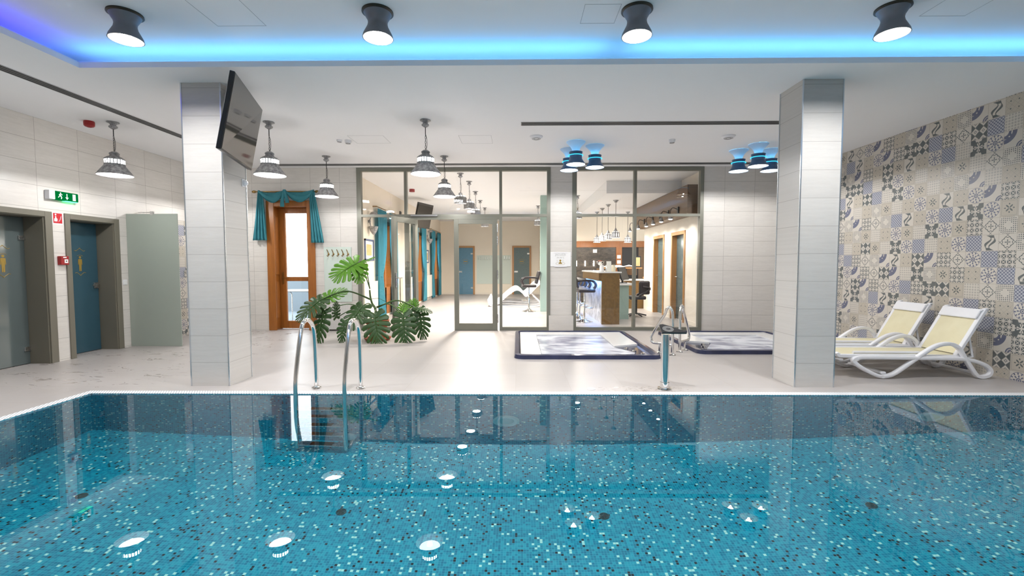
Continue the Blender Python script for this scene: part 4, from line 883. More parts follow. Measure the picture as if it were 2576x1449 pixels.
# ------------------------------------------------------------------ sun loungers
def lounger():
    o = thing('sun_lounger', '', 'sun lounger', (0,0,0), group='white sun loungers by the patterned wall')
    # side frame curve (x, z), x measured from the foot end at 3.86
    S = [(5.43,.03),(5.34,.14),(5.26,.26),(5.2,.355),(5.11,.41),(4.98,.405),(4.84,.34),(4.62,.18),(4.46,.065),(4.35,.028),(4.26,.035),(4.09,.115),(3.985,.19),(3.97,.225),(4.04,.25),(4.2,.252),(4.45,.25),(4.78,.245),(5.1,.24),(5.27,.23),(5.4,.205),(5.52,.155),(5.575,.09),(5.54,.035)]
    S = [(x-4.8, z) for x, z in S]; cur = [(v[0], v[1]) for v in crom([(x, z, 0) for x, z in S], 5, True)]
    for y in (0., .6): MB().sweep_rect(cur, .05, .042, True, y).build('side_frame', 'white_plastic', o, world=False, smooth=50)
    rails = [(-1.0,.30),(-.985,.275),(-.93,.262),(-.6,.262),(0,.258),(.44,.25)]
    for y in (.05, .55): MB().sweep_rect([(v[0], v[1]) for v in crom([(x,z,0) for x,z in rails],5)], .05, .04, False, y).build('seat_rail', 'white_plastic', o, world=False, smooth=50)
    m = MB(); m.box(-1.0,-.955,.03,.57,.262,.298); m.build('foot_bar', 'white_plastic', o, world=False, bevel=.012)
    m = MB(); m.box(-.96,.45,.075,.525,.268,.274); m.build('seat_sling', 'sling', o, world=False)
    m = MB(); m.tube([(-.75,.12,.29),(-.2,.115,.289),(.1,.11,.288)], .017, 10); m.build('folded_edge', 'white_cloth', o, world=False, smooth=60)
    B0, B1 = Vector((.42,0,.26)), Vector((.725,0,.79)); d = (B1-B0).normalized(); n = Vector((-d.z,0,d.x))
    for y in (.06, .54):
        MB().sweep_rect([(v[0], v[1]) for v in crom([(B0.x,B0.z,0),((B0+d*.3).x,(B0+d*.3).z,0),(B1.x,B1.z,0),((B1+d*.02).x+.012,(B1+d*.02).z-.004,0)],4)], .05, .04, False, y).build('back_rail', 'white_plastic', o, world=False, smooth=50)
    T = Matrix((( d.x,0,n.x,B0.x),(0,1,0,0),(d.z,0,n.z,B0.z),(0,0,0,1)))
    MB().box(.02,.58,.08,.52,.012,.018,T).build('back_sling', 'sling', o, world=False)
    m = MB(); m.box(.49,.615,.055,.545,.02,.045,T); q = m.build('headrest', 'white_cloth', o, world=False, bevel=.012); MB().box(.595,.625,.045,.555,-.03,.04,T).build('top_bar', 'white_plastic', o, world=False, bevel=.014)
    m = MB(); m.tube([(.6,.1,.5),(.66,.1,.24),(.5,.1,.2)], .014, 8); m.tube([(.6,.5,.5),(.66,.5,.24),(.5,.5,.2)], .014, 8); m.tube([(.66,.1,.24),(.66,.5,.24)], .012, 8); m.build('back_prop', 'white_plastic', o, world=False, smooth=50)
    for x in (-.45, .62): MB().box(x-.03,x+.03,.02,.58,.045 if x<0 else .05,.075,).build('cross_bar', 'white_plastic', o, world=False, bevel=.01)
    return o
l0 = lounger(); l0.location = (4.8, 5.4, 0); l0['label'] = 'nearer white sun lounger with straw coloured sling, at the pool edge'
dup(l0, (4.84, 6.17, 0), 0, 'farther white sun lounger with straw coloured sling, behind the nearer one')

# ------------------------------------------------------------------ monstera
def leaf_mesh(L, Wd, droop, seed, N=8):
    rnd = random.Random(seed); vs, fs = [], []
    def field(q, t, side):
        s = q/N; x0 = L*(.02+.9*s); ph = math.radians(152-140*s**.58); R = Wd*(.62+.75*math.sin(PI*min(1,.18+.8*s))-.22*s**3)*(1 if s < .93 else 1)
        if s > .8: R *= 1-.35*(s-.8)/.2
        x = x0+R*t*math.cos(ph)+.12*L*t*t*s; y = R*t*math.sin(ph)
        z = -droop*L*max(0,(x/L))**2*.55-.35*droop*abs(y)**1.6/Wd**.6+.012*math.sin(q*6)*t*L
        return (x, side*y, z)
    C, Rr = 5, 9
    for side in (1,-1):
        for k in range(N):
            gap = rnd.uniform(.66,.82); base = len(vs)
            for r in range(Rr+1):
                t = r/Rr
                sh = 1. if t < .36 else 1-(1-gap)*min(1,(t-.36)/.18)
                if t > .78: sh *= math.sqrt(max(.02, 1-((t-.78)/.225)**2))
                tt = t*(1-.06*rnd.random()) if r == Rr else t
                for c in range(C+1):
                    q = k+.5+(c/C-.5)*sh; vs.append(field(q, tt, side))
            for r in range(Rr):
                for c in range(C):
                    if r == 1 and c in (0,) and k > 0 and rnd.random() < .6: continue
                    a = base+r*(C+1)+c; fs.append((a, a+1, a+C+2, a+C+1))
    return vs, fs
mon = thing('potted_monstera', 'large monstera plant in terracotta pot before the glass wall', 'potted plant', (-2.5, 8.15, 0))
px, py = -2.52, 8.15
MB().lathe([(.0001,0),(.2,0),(.235,.03),(.24,.045),(.225,.04),(.19,.015),(.0001,.012)], 32, c=(px,py,.001)).build('saucer', 'terracotta', mon, smooth=40)
MB().lathe([(.0001,.016),(.13,.016),(.185,.3),(.205,.3),(.21,.36),(.19,.36),(.18,.32),(.0001,.32)], 32, c=(px,py,.001)).build('pot', 'terracotta', mon, smooth=40)
MB().lathe([(.0001,.335),(.1,.33),(.18,.321),(.18,.318),(.0001,.318)], 20, c=(px,py,.001)).build('soil', 'soil', mon, smooth=40)
stm = crom([(px,py,.33),(px-.02,py,.45),(px-.04,py,.58),(px-.09,py,.66),(px-.12,py,.78),(px-.13,py,.9)],5); MB().tube(stm, lambda i: .024-.0004*i, 10).build('stem', 'stem', mon, smooth=60)
# each leaf: base, tip, normal, width factor, droop, material
def PX(u, v, y): return Vector(((u-1301.7)/1149*y, y, 1.35-(v-665.9)/1149*y))
LV = [((899.7,660,8.0),(841,690,7.75),(.15,-.75,.65),.30,.25,'leaf_light',(-2.63,8.1,.92)),
      ((901,662,8.05),(902,704,7.85),(.1,-.9,.3),.20,.2,'leaf_light',(-2.63,8.1,.92)),
      ((915,659,8.05),(932,646,8.2),(-.5,-.8,.2),.16,.2,'leaf_light',(-2.63,8.1,.92)),
      ((804.6,753,7.9),(746,792,7.6),(.1,-.6,.8),.25,.4,'leaf',(-2.62,8.12,.74)),
      ((808,753,8.0),(860,726,8.1),(-.2,-.7,.65),.22,.3,'leaf_light',(-2.62,8.12,.72)),
      ((812,781,7.85),(784,862,7.6),(-.3,-.9,.35),.22,.35,'leaf',(-2.55,8.15,.46)),
      ((864,808,7.8),(853,861,7.65),(.3,-.9,.3),.13,.3,'leaf',(-2.55,8.15,.46)),
      ((909,770,8.0),(870,816,7.7),(-.1,-.8,.6),.26,.35,'leaf',(-2.54,8.12,.56)),
      ((939,792,7.85),(945,859,7.6),(.05,-.9,.45),.29,.35,'leaf',(-2.53,8.12,.52)),
      ((1011,792,7.9),(1014,866,7.65),(.05,-.9,.4),.27,.35,'leaf',(-2.53,8.14,.6)),
      ((1052,779,8.1),(1064,849,7.95),(.3,-.9,.35),.21,.35,'leaf',(-2.52,8.14,.58)),
      ((1046,775,8.1),(1082,780,8.0),(.1,-.4,.9),.12,.3,'leaf',(-2.52,8.14,.58)),
      ((1010,786,8.0),(1018,762,8.1),(.1,-.9,.2),.14,.2,'leaf_light',(-2.53,8.14,.58)),
      ((842,800,8.15),(838,760,8.25),(-.3,-.8,.2),.12,.2,'leaf',(-2.55,8.15,.46)),
      ((1041,772,8.2),(1036,757,8.2),(0,-.9,.3),.12,.2,'leaf_light',(-2.52,8.14,.58))]
for k, (B, T_, n, wf, dr, mt, st) in enumerate(LV):
    b0, t0 = PX(*B), PX(*T_); X = t0-b0; L = X.length; X.normalize(); Nn = Vector(n); Nn = (Nn-X*Nn.dot(X)).normalized(); Y = Nn.cross(X)
    T = Matrix(((X.x,Y.x,Nn.x,b0.x),(X.y,Y.y,Nn.y,b0.y),(X.z,Y.z,Nn.z,b0.z),(0,0,0,1)))
    vs, fs = leaf_mesh(L*1.04, wf*.66, dr, k+3); lm = MB().add(vs, fs, T); lm.v = [(x, y, max(z, .012+.004*(k%4))) for x, y, z in lm.v]; lo = lm.build('leaf', mt, mon, smooth=60, double=True); so = lo.modifiers.new('th','SOLIDIFY'); so.thickness = .002
    mid = [T@Vector((L*s*.93, 0, -dr*L*.55*(s*.93)**2+.003)) for s in [i/8 for i in range(9)]]; MB().tube(mid, lambda i: .005-.0004*i, 6).build('leaf_rib', 'stem', lo)
    s = Vector(st); c = (s+b0)/2+Vector((0,0,.05+.12*abs(b0.x-s.x))); MB().tube(crom([s, c, b0],8), .0085, 7).build('petiole', 'stem', mon, smooth=60)
MB().tube(crom([(px-.1,py-.02,.74),(px+.05,py-.05,.75),(px+.17,py-.08,.7)],6), .004, 5).build('aerial_root', 'stem', mon)

# ------------------------------------------------------------------ lounge beyond the left glazing
def curtain(label, y0, y1, side, group='teal tied lounge curtains'):
    """full-length curtain on the lounge wall tied back at mid height; side -1 gathers to y0, +1 to y1"""
    o = thing('tied_curtain', label, 'curtain', (LXL+.1, (y0+y1)/2, 0), group=group)
    def fx(v):
        w = y1-y0
        if v < .6: k = 1-.55*(v/.6)**3
        else: k = .45+.35*((v-.6)/.4)
        return (y0, y0+w*k) if side < 0 else (y1-w*k, y1)
    pleats('drape', 'teal_backlit', o, fx, 2.72, .03, LXL+.1, .03, 5, axis='y')
    yy = y0+.22*(y1-y0) if side < 0 else y1-.22*(y1-y0); MB().tube(crom([(LXL+.02,yy-.12,1.1),(LXL+.15,yy,1.06),(LXL+.02,yy+.12,1.1)],6), .012, 8).build('tie_band', 'teal_backlit', o, smooth=60)
for i, (w0, w1, a) in enumerate(((11.5,12.6,'nearest'),(15.3,16.7,'middle'),(18.5,19.9,'farthest'))):
    w = thing('window_%d' % (7+i), None, None, (LXL-.15,(w0+w1)/2,.05), kind='structure'); f = MB()
    for q in ((w0,w0+.1,.05,2.5),(w1-.1,w1,.05,2.5),((w0+w1)/2-.06,(w0+w1)/2+.06,.05,2.5)): f.box(LXL-.2,LXL+.01,q[0],q[1],q[2],q[3])
    f.box(LXL-.2,LXL+.01,w0,w1,2.4,2.5); f.box(LXL-.2,LXL+.01,w0,w1,.05,.75); f.build('window_frame', 'wood', w); MB().box(LXL-.12,LXL-.11,w0,w1,.75,2.4).build('pane','pane',w)
    r = thing('curtain_rod', '%s thin curtain rod along the lounge window wall' % a, 'curtain rod', (LXL+.1,(w0+w1)/2,2.76)); MB().tube([(LXL+.1,w0-.45,2.76),(LXL+.1,w1+.45,2.76)], .012, 8).build('pole','brass',r,smooth=40)
    for yy in (w0-.4,w1+.4): MB().box(LXL,LXL+.11,yy-.012,yy+.012,2.75,2.775).build('bracket','brass',r)
    curtain('teal curtain left of the %s lounge window' % a, w0-.35, w0+.42, -1); curtain('teal curtain right of the %s lounge window' % a, w1-.42, w1+.35, 1)
def radiator(y0, y1, label):
    o = thing('radiator', label, 'radiator', (LXL+.06,(y0+y1)/2,.1), group='white panel radiators in the lounge'); MB().box(LXL+.03,LXL+.11,y0,y1,.12,.95).build('panel','radiator',o,bevel=.006); MB().box(LXL+.025,LXL+.115,y0,y1,.95,.96).build('top_grille','white_plastic',o); MB().tube([(LXL+.07,y1-.06,.12),(LXL+.07,y1-.06,.0)],.01,8).build('pipe','white_plastic',o)
radiator(10.1, 11.05, 'white panel radiator nearest behind the plant'); radiator(13.5,14.7,'white panel radiator between the first two lounge windows'); radiator(17.25,18.1,'white panel radiator farthest along the lounge wall')
def picture(y0,y1,z0,z1,label):
    o = thing('framed_picture', label, 'picture', (LXL+.02,(y0+y1)/2,z0), group='framed pictures on the lounge wall'); w=.04; f = MB()
    for q in ((y0,y0+w,z0,z1),(y1-w,y1,z0,z1),(y0,y1,z0,z0+w),(y0,y1,z1-w,z1)): f.box(LXL+.001,LXL+.03,*q)
    f.build('frame','picture_frame',o); MB().box(LXL+.002,LXL+.012,y0+w,y1-w,z0+w,z1-w).build('mount','paper',o); MB().box(LXL+.0121,LXL+.014,y0+.13,y1-.13,z0+.12,z1-.12).build('print','picture',o)
picture(10.42,11.05,1.45,1.95,'blue framed sepia picture above the nearest radiator'); picture(17.4,17.9,1.42,1.92,'small framed picture on the far lounge wall stretch')
def sconce(y,z,label):
    o = thing('wall_sconce', label, 'wall lamp', (LXL,y,z), group='zinc wall sconces in the lounge'); MB().lathe([(.0001,0),(.03,.02),(.07,.08),(.1,.16),(.11,.2),(.1,.2),(.0001,.12)],20,c=(LXL+.12,y,z)).build('cup','zinc',o,smooth=50); MB().lathe([(.0001,.55),(.06,.53),(.11,.47),(.1,.46),(.0001,.5)],20,c=(LXL+.13,y,z)).build('hood','zinc',o,smooth=50)
    m = MB()
    for dy in (-.035,.035): m.tube([(LXL+.06,y+dy,z+.16),(LXL+.03,y+dy*.6,z+.34),(LXL+.08,y+dy,z+.5)],.008,6)
    m.tube([(LXL,y,z+.32),(LXL+.05,y,z+.32)],.03,10); m.build('arms','zinc',o)
sconce(10.75,2.05,'zinc wall sconce above the blue framed picture'); sconce(17.7,2.15,'zinc wall sconce on the far lounge wall stretch')
tv('television', 'flat television on wall arm inside the lounge', (-2.98,13.25,2.44),(-2.84,13.25,3.16),(-2.7,14.05,2.44),(-2.56,14.05,3.16), .05, True, [(-3.2,13.7,2.78),(-3.499,13.7,2.78)])
a2 = thing('alarm_sounder', 'dark red alarm sounder on the lounge ceiling', 'alarm', (-2.75,12.0,ZC)); MB().lathe([(.0001,0),(.07,0),(.07,-.07),(.0001,-.075)],18).build('body','red',a2,world=False,smooth=40)
def far_door(x0,x1,mat,label):
    o = thing('door_%d' % (4 if x0 < -1 else 5), label, 'door', ((x0+x1)/2,LYB,0), kind='structure'); f = MB(); Y=LYB
    for q in ((x0,x0+.08,0,2.2),(x1-.08,x1,0,2.2),(x0+.08,x1-.08,2.12,2.2)): f.box(q[0],q[1],Y-.05,Y-.001,q[2],q[3])
    f.build('casing','wood_honey',o); lf = MB().box(x0+.08,x1-.08,Y-.03,Y-.012,.01,2.12).build('glass_leaf',mat,o); MB().box(x0+.1,x0+.26,Y-.06,Y-.0305,1.0,1.07).build('handle','steel',lf)
    for z in (.3,1.85): MB().box(x1-.18,x1-.075,Y-.045,Y-.0305,z-.03,z+.03).build('hinge','steel',lf)
    m = MB(); cx=(x0+x1)/2
    for s in (1,-1): m.tube([(cx-.13,Y-.032,1.5+s*.05),(cx,Y-.032,1.5+s*.11),(cx+.13,Y-.032,1.5+s*.05)],.006,5)
    m.box(cx-.09,cx+.09,Y-.034,Y-.0305,1.48,1.52); m.build('emblem','gold',lf)
far_door(-2.78,-1.94,'door_blue','blue glass door in honey wood frame, end of lounge, left'); far_door(-.24,.62,'door_slate','slate glass door in honey wood frame, end of lounge, right')
hb2 = thing('hook_board','pale glass board with row of hooks at end of lounge','coat rack',(-1.02,LYB-.02,.45)); MB().box(-1.86,-.3,LYB-.02,LYB-.004,.48,1.78).build('glass_board','frost_board',hb2)
for k in range(14):
    x=-1.78+.108*k; MB().tube([(x,LYB-.03,1.74),(x,LYB-.04,1.6),(x,LYB-.07,1.57)],.012,6).build('hook','steel',hb2)
struct(MB().box(.66,.98,13.1,13.42,0,ZC-.002).build('column_lounge','teal_tint'), 'pillar in the lounge beside the bar stool, glass tint in its pale teal colour', 'column')  # same kind of column as the hall's; green glass tint put into its colour
def chaise():
    o = thing('wave_lounger','', 'lounger',(0,0,0)); P=[(0,.24),(.05,.12),(.2,.05),(.36,.12),(.6,.34),(.85,.52),(1.0,.53),(1.12,.44),(1.22,.34),(1.35,.42),(1.6,.68),(1.78,.78)]
    c = [(v[0],v[1]) for v in crom([(x,z,0) for x,z in P],5)]; MB().sweep_rect(c,.62,.045,False,.31).build('wave_seat','white_plastic',o,world=False,smooth=50)
    Q=[(.0,.22),(.06,.06),(.2,.02),(.7,.025),(1.3,.02),(1.62,.03),(1.7,.1),(1.6,.22),(1.45,.36)]; c=[(v[0],v[1]) for v in crom([(x,z,0) for x,z in Q],5)]
    for y in (.03,.59): MB().sweep_rect(c,.05,.04,False,y).build('base_frame','white_plastic',o,world=False,smooth=50)
    return o
w0 = chaise(); w0['group']='white wave loungers in the lounge'
for k in range(4):
    lb=['front white wave shaped lounger behind the glass wall','second white wave lounger in the row behind','third white wave lounger in the row behind','last white wave lounger in the row behind'][k]
    if k==0: w0.location=(-.95,14.6,0); w0['label']=lb
    else: dup(w0,(-.95-.02*k,14.6+.78*k,0),0,lb)
def stool():
    o = thing('bar_stool','', 'bar stool',(0,0,0)); MB().lathe([(.0001,0),(.205,0),(.2,.012),(.12,.03),(.05,.06),(.03,.1),(.0001,.1)],28).build('foot_plate','chrome',o,world=False,smooth=40)
    MB().lathe([(.026,.09),(.026,.42),(.019,.43),(.019,.72),(.0001,.72)],16).build('column_tube','chrome',o,world=False,smooth=40)
    m = MB(); m.tube([(.19*math.cos(a),.19*math.sin(a)-.02,.33) for a in [PI*(1.08+.84*i/14) for i in range(15)]],.01,8); m.tube([(0,0,.33),(0,-.2,.33)],.01,8); m.build('foot_rest','chrome',o,world=False,smooth=40)
    MB().box(-.21,.21,-.21,.2,.70,.78).build('seat','leather',o,world=False,bevel=.03)
    T = Matrix.Translation((0,.2,.8))@Matrix.Rotation(math.radians(-14),4,'X'); MB().box(-.2,.2,-.03,.035,.0,.38,T).build('backrest','leather',o,world=False,bevel=.03)
    for s in (-1,1): MB().sweep_rect([(v[0],v[1]) for v in crom([(-.17,.79,0),(-.21,.88,0),(-.14,.965,0),(.05,.985,0),(.24,.97,0)],5)],.06,.05,False,0).build('armrest','leather',o,world=False,smooth=50)
    arms=[c for c in o.children if c.name.startswith('armrest')]
    for s,a in zip((-1,1),arms): a.rotation_euler=(0,0,PI/2); a.location=(s*.2,0,0)
    return o
s0 = stool(); s0.location=(.33,13.2,0); s0.rotation_euler=(0,0,-1.5); s0['label']='dark bar stool standing alone before the pale teal pillar'; s0['group']='dark leather bar stools'
for k,(x,y,r,lb) in enumerate(((1.58,10.78,.5,'dark bar stool at front corner of the bar counter'),(1.55,11.4,.2,'second dark bar stool along the bar counter'),(1.57,12.05,.4,'third dark bar stool along the bar counter'),(1.56,12.7,.3,'last dark bar stool along the bar counter'))): dup(s0,(x,y,0),1.57+.3*r,lb)

# ------------------------------------------------------------------ bar beyond the right glazing
ct = thing('bar_counter','bronze panelled bar counter with stone front lit blue','bar counter',(2.1,11.4,0))
MB().box(1.9,2.3,10.3,10.36,0,1.16).build('end_panel','bar_panel',ct); MB().box(1.92,2.25,10.36,12.9,.0,1.0).build('stone_front','stone',ct); MB().box(1.84,2.0,10.36,12.9,.98,1.16).build('overhang','bar_panel',ct); MB().box(1.82,2.34,10.28,12.95,1.16,1.19).build('counter_top','white_gloss',ct)
light('counter_glow','AREA',26,(.1,.35,1.),(1.865,11.6,.97),None,size=2.4,size_y=.08,rot=(0,0,PI/2))
dk = thing('service_desk','pale service desk with white top behind the bar','desk',(2.75,11.6,0)); MB().box(2.36,2.84,11.2,12.6,.84,.89).build('desk_top','white_gloss',dk,bevel=.005); MB().box(2.45,2.75,11.3,12.5,0,.84).build('desk_body','teal_tint',dk)
mo = thing('computer_monitor','black computer monitor on the service desk','monitor',(2.62,11.4,.89)); T=Matrix.Translation((2.62,11.4,1.12))@Matrix.Rotation(.9,4,'Z')@Matrix.Rotation(-.35,4,'X')
MB().box(-.2,.2,-.03,.02,-.16,.17,T).build('display','black',mo,bevel=.006); m=MB(); m.tube([(2.62,11.42,1.1),(2.62,11.44,.91)],.025,8); m.box(2.54,2.72,11.34,11.52,.891,.91); m.build('stand','black',mo)
ch = thing('office_chair','dark padded office chair behind the service desk','chair',(3.1,11.9,0)); MB().box(2.88,3.3,11.7,12.15,.45,.54).build('seat','leather',ch,bevel=.03); MB().box(3.12,3.4,11.72,11.82,.58,.93).build('backrest','leather',ch,bevel=.04); m=MB(); m.tube([(3.1,11.92,.45),(3.1,11.92,.06)],.025,8)
for k in range(5): m.tube([(3.1,11.92,.09),(3.1+.26*math.cos(k*1.257),11.92+.26*math.sin(k*1.257),.03)],.018,6)
m.build('base','black',ch); m=MB()
for dy in (.72,.99): m.tube(crom([(3.12,10.98+dy,.55),(3.3,10.98+dy,.66),(3.38,10.98+dy,.74),(3.2,10.98+dy,.78)],4),.03,8)
m.build('armrests','leather',ch,smooth=50)
bc = thing('back_counter','low wooden back counter with white top by bar wall','counter',(3.75,13.9,0)); MB().box(3.0,4.15,14.05,14.6,0,.86).build('body','bar_panel',bc); MB().box(2.96,4.2,14.0,14.65,.86,.9).build('counter_top','white_gloss',bc)
sh2 = tag(MB().box(2.7,4.0,14.7,14.95,1.22,1.26).build('wall_shelf','wood_honey'),'honey wood shelf above the back counter','shelf')
MB().box(2.75,2.85,14.95,15.99,1.0,1.22).build('shelf_bracket','wood_dark',sh2); MB().box(3.8,3.9,14.95,15.99,1.0,1.22).build('shelf_bracket','wood_dark',sh2)
pnl = thing('bar_back_panel','dark slate bar back panel framed with brown wood','wall panel',(2.9,BYB-.06,0)); MB().box(1.25,3.42,BYB-.06,BYB-.002,0,1.94).build('slate_field','slate',pnl)
f=MB(); f.box(1.25,4.95,BYB-.09,BYB-.001,1.95,2.16); f.box(3.42,3.62,BYB-.09,BYB-.001,0,1.95); f.box(1.25,1.35,BYB-.09,BYB-.061,0,1.95); f.build('wood_frame','wood',pnl); MB().box(3.62,4.2,BYB-.05,BYB-.001,0,1.95).build('grey_field','dark_slot',pnl); MB().box(4.2,4.95,BYB-.05,BYB-.001,0,1.95).build('wood_field','wood_dark',pnl)
for k,z in enumerate((1.56,1.38)): tag(MB().box(3.45,3.58,BYB-.105,BYB-.092,z,z+.12).build('wall_notice','paper'),['upper','lower'][k]+' small white notice on the bar post','notice','white notices on the bar post')
tag(MB().box(2.62,2.76,BYB-.072,BYB-.061,1.76,1.88).build('wall_notice','paper'),'small square notice high on the dark slate panel','notice','white notices on the bar post')
for k,x in enumerate((2.05,2.35,2.65)): 
    o=thing('shelf_spotlight','%s thin glowing spot on the slate bar panel'%['left','middle','right'][k],'wall light',(x,BYB-.07,1.3),group='thin wall lights on the slate bar panel'); MB().box(x-.015,x+.015,BYB-.08,BYB-.061,1.3,1.48).build('tube','bulb',o)
for k,(x,lb) in enumerate(((1.98,'left white storage jar on bar counter'),(2.1,'middle glass storage jar on bar counter'),(2.23,'right cream storage jar on bar counter'))):
    o=thing('storage_jar',lb,'jar',(x,10.75-.05*k,1.19),group='jars on the bar counter'); MB().lathe([(.0001,0),(.045,0),(.05,.02),(.05,.1),(.035,.13),(.0001,.13)],18,c=(x,10.75-.05*k,1.19)).build('body',['white_plastic','steel','cream_reflector'][k],o,smooth=40); MB().lathe([(.0001,0),(.04,0),(.04,.025),(.0001,.025)],18,c=(x,10.75-.05*k,1.321)).build('lid',['white_plastic','steel','cream_reflector'][k],o,smooth=40)
o=thing('cake_stand','small footed bowl of pastries on the bar counter','bowl',(2.0,11.1,1.19)); MB().lathe([(.0001,0),(.05,0),(.012,.02),(.012,.14),(.09,.2),(.1,.24),(.09,.235),(.0001,.19)],20,c=(2.0,11.1,1.19)).build('bowl','chrome',o,smooth=50); MB().lathe([(.0001,.27),(.05,.255),(.085,.22),(.0001,.2)],14,c=(2.0,11.1,1.19)).build('pastries','terracotta',o,smooth=50)
for k,(x,y,h) in enumerate(((2.1,10.5,.24),(2.26,11.3,.2))):
    T=Matrix.Translation((x,y,1.191))@Matrix.Rotation(math.radians(-12),4,'X'); tag(MB().box(-.055,.055,-.004,.004,0,h,T).build('menu_card','paper'),['taller','shorter'][k]+' white menu card standing on the bar counter','menu','menu cards on the bar counter')
tag(MB().lathe([(.0001,0),(.07,0),(.11,.06),(.105,.065),(.0001,.02)],18,c=(2.22,11.0,1.191)).build('dark_bowl','black',smooth=40),'dark low bowl on the bar counter','bowl')
m=MB()
for k in range(7): m.tube([(3.95+.05*math.sin(k*2),14.25+.03*math.cos(k*3),.925+.012*(k%3)),(4.0+.06*math.sin(k*2+1),14.3,.925+.014*(k%3))],.02,6)
tag(m.build('towel_bundle','wood_honey'),'crumpled honey coloured cloth bundle on the back counter','cloth')
m=MB(); m.add([(2.8+.13*i,14.74+.07*j,1.262+.05*math.sin(i*1.3)*math.sin(j*2+1)+.04) for j in range(3) for i in range(8)],[(j*8+i,j*8+i+1,j*8+i+9,j*8+i+8) for j in range(2) for i in range(7)]); q=m.build('shelf_cloth','white_cloth',smooth=60,double=True); q.modifiers.new('th','SOLIDIFY').thickness=.03; tag(q,'pale folded cloths lying on the honey wood shelf','cloth')
o=thing('leaning_picture','dark picture leaning at right end of the shelf','picture',(3.9,14.85,1.26)); MB().box(3.8,3.99,14.84,14.87,1.262,1.62).build('frame','black',o); MB().box(3.83,3.96,14.836,14.8395,1.3,1.58).build('print','picture',o)
for k,(y0,y1,lb) in enumerate(((10.64,11.46,'nearer deep honey wood doorway in the bar side wall'),(12.14,12.96,'farther deep honey wood doorway in the bar side wall'))):
    o=thing('door_%d'%(6+k),lb,'door',(BXR,(y0+y1)/2,0),kind='structure'); f=MB(); f.box(BXR-.02,BXR+.001,y0-.06,y0+.02,0,2.14); f.box(BXR-.02,BXR+.001,y1-.02,y1+.06,0,2.14); f.box(BXR-.02,BXR+.001,y0+.02,y1-.02,2.06,2.14); f.build('casing','wood_honey',o)
    f=MB(); f.box(BXR,BXR+.24,y0,y0+.02,0,2.08); f.box(BXR,BXR+.24,y1-.02,y1,0,2.08); f.box(BXR,BXR+.24,y0+.02,y1-.02,2.06,2.08); f.build('reveal','wood_honey',o)
    lf=MB().box(BXR+.1,BXR+.115,y0+.02,y1-.02,.01,2.06).build('glass_leaf','door_slate',o); m=MB(); m.tube([(BXR+.1,y1-.1,1.05),(BXR+.04,y1-.1,1.05),(BXR+.04,y1-.24,1.05)],.012,8); m.build('handle','steel',lf)
# bar pendants
def bar_pendant():
    o=thing('bar_pendant','', 'pendant lamp',(0,0,0)); MB().lathe([(.0001,0),(.075,0),(.06,-.025),(.035,-.035),(.035,-.06),(.0001,-.065)],20).build('canopy','zinc',o,world=False,smooth=40); MB().tube([(0,0,-.06),(0,0,-.74)],.006,6).build('cord','black',o,world=False)
    MB().lathe([(.0001,-.72),(.02,-.73),(.03,-.77),(.05,-.79),(.05,-.81)],18).build('cap','zinc',o,world=False,smooth=40)
    MB().lathe([(.045,-.8),(.09,-.84),(.095,-.95),(.045,-.95)],18).build('glow_glass','glow_soft',o,world=False)
    m=MB()
    for k in range(10):
        T=Matrix.Rotation(2*PI*k/10,4,'Z'); m.box(.092,.1,-.018,.018,-.96,-.85,T); m.add([(.05,-.012,-.8),(.05,.012,-.8),(.1,.02,-.85),(.1,-.02,-.85)],[(0,1,2,3)],T)
    m.lathe([(.095,-.95),(.12,-.97),(.118,-.975),(.09,-.955),(.095,-.95)],30); m.lathe([(.097,-.84),(.103,-.84),(.103,-.865),(.097,-.865),(.097,-.84)],30); m.build('shade','zinc',o,world=False)
    light('lamp_light','POINT',P_BAR,(1.,.94,.86),(0,0,-1.0),o,size=.05); return o
b0=bar_pendant(); b0['group']='lantern pendants over the bar'
for k,(x,y,lb) in enumerate(((2.57,12.06,'nearest lantern pendant over the bar'),(2.54,12.9,'second lantern pendant over the bar'),(2.53,13.75,'third lantern pendant over the bar'),(2.54,14.7,'farthest left lantern pendant over the bar'),(3.52,14.7,'lantern pendant hanging alone right of the bar row'))):
    if k==0: b0.location=(x,y,3.03); b0['label']=lb
    else: dup(b0,(x,y,3.03),0,lb)
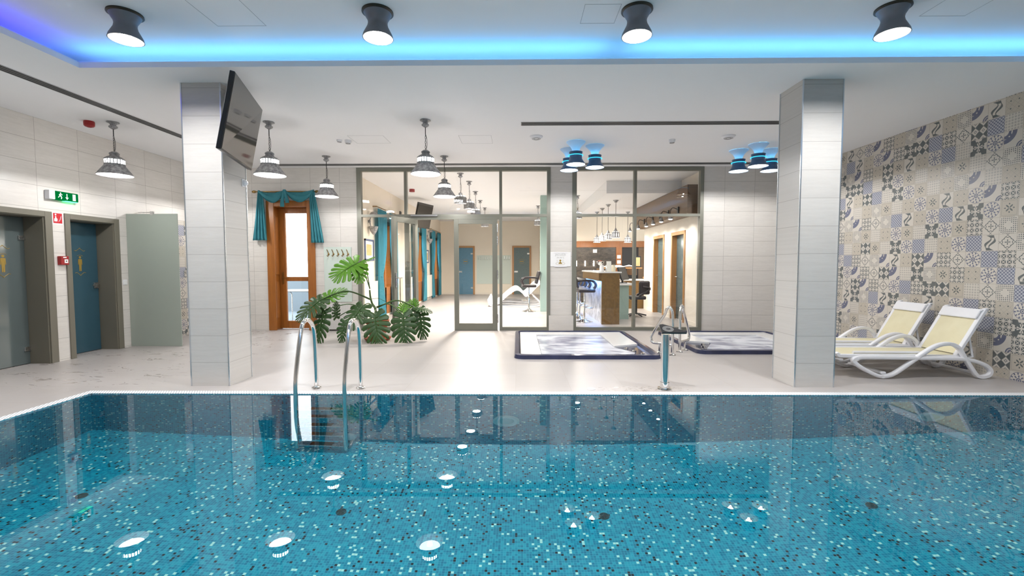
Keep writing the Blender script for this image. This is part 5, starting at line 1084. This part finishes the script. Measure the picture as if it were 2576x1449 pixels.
def spot():
    o=thing('bracket_spotlight','', 'spotlight',(0,0,0)); m=MB(); m.box(-.02,.0,-.04,.04,-.02,.12); m.tube(crom([(-.01,0,.06),(-.12,0,.1),(-.17,0,.04),(-.17,0,-.04)],4),.008,6); m.build('bracket','black',o,world=False); MB().lathe([(.0001,-.04),(.025,-.045),(.03,-.08),(.06,-.14),(.065,-.15),(.055,-.148),(.0001,-.1)],18,c=(-.17,0,0)).build('shade','zinc',o,world=False,smooth=50); MB().lathe([(.0001,-.12),(.045,-.135),(.03,-.16),(.0001,-.165)],14,c=(-.17,0,0)).build('bulb','bulb',o,world=False)
    light('lamp_light','SPOT',P_SPOT,(1.,.98,.95),(-.12,0,-.17),o,size=.03,spot=140,blend=.6,rot=(0,math.radians(-12),0)); return o
t0=spot(); t0['group']='small spotlights along the bar bulkhead'
for k,y in enumerate((13.85,12.9,12.1,11.5,10.85,10.2)):
    lb='%s small spotlight on the dark bulkhead over the bar doors' % ['farthest','second farthest','third farthest','fourth farthest','fifth farthest','nearest'][k]
    if k==0: t0.location=(3.55,y,2.5); t0['label']=lb
    else: dup(t0,(3.55,y,2.5),0,lb)
# ------------------------------------------------------------------ terrace
struct(MB().box(-16,LXL-.3,YB+.32,30,-.06,-.02).build('ground','paving'),'pale terrace paving outside the door','ground')
tag(MB().box(-14,-4.0,13.4,13.6,-.02,.95).build('parapet','paving'),'low white parapet at terrace edge outside the door','parapet')
tb=thing('terrace_table','grey terrace table with bent tube legs outside the door','table',(-5.1,11.1,-.02)); MB().box(-5.75,-4.7,10.75,11.5,.71,.735).build('table_top','slot_metal',tb,bevel=.01)
for x in (-5.02,-4.93,-5.5): MB().tube(crom([(x-.12,11.05,.7),(x-.03,11.05,.68),(x,11.05,.6),(x,11.05,.3),(x,11.05,-.02)],5),.014,8).build('leg','steel',tb,smooth=50)
m=MB(); rr=random.Random(4)
for k in range(300):
    c=Vector((-6.2+rr.random()*2.2,14.3+rr.random()*.8,.04+rr.random()*1.15)); s=.09; a=rr.random()*6; m.add([tuple(c+Vector((s*math.cos(a),0,s*math.sin(a)))),tuple(c+Vector((-s*math.sin(a),.03,s*math.cos(a)))),tuple(c-Vector((s*math.cos(a),0,s*math.sin(a)))),tuple(c-Vector((-s*math.sin(a),.03,s*math.cos(a))))],[(0,1,2,3)])
tag(m.build('hedge','greenery',double=True),'pale green hedge behind the terrace parapet','hedge')
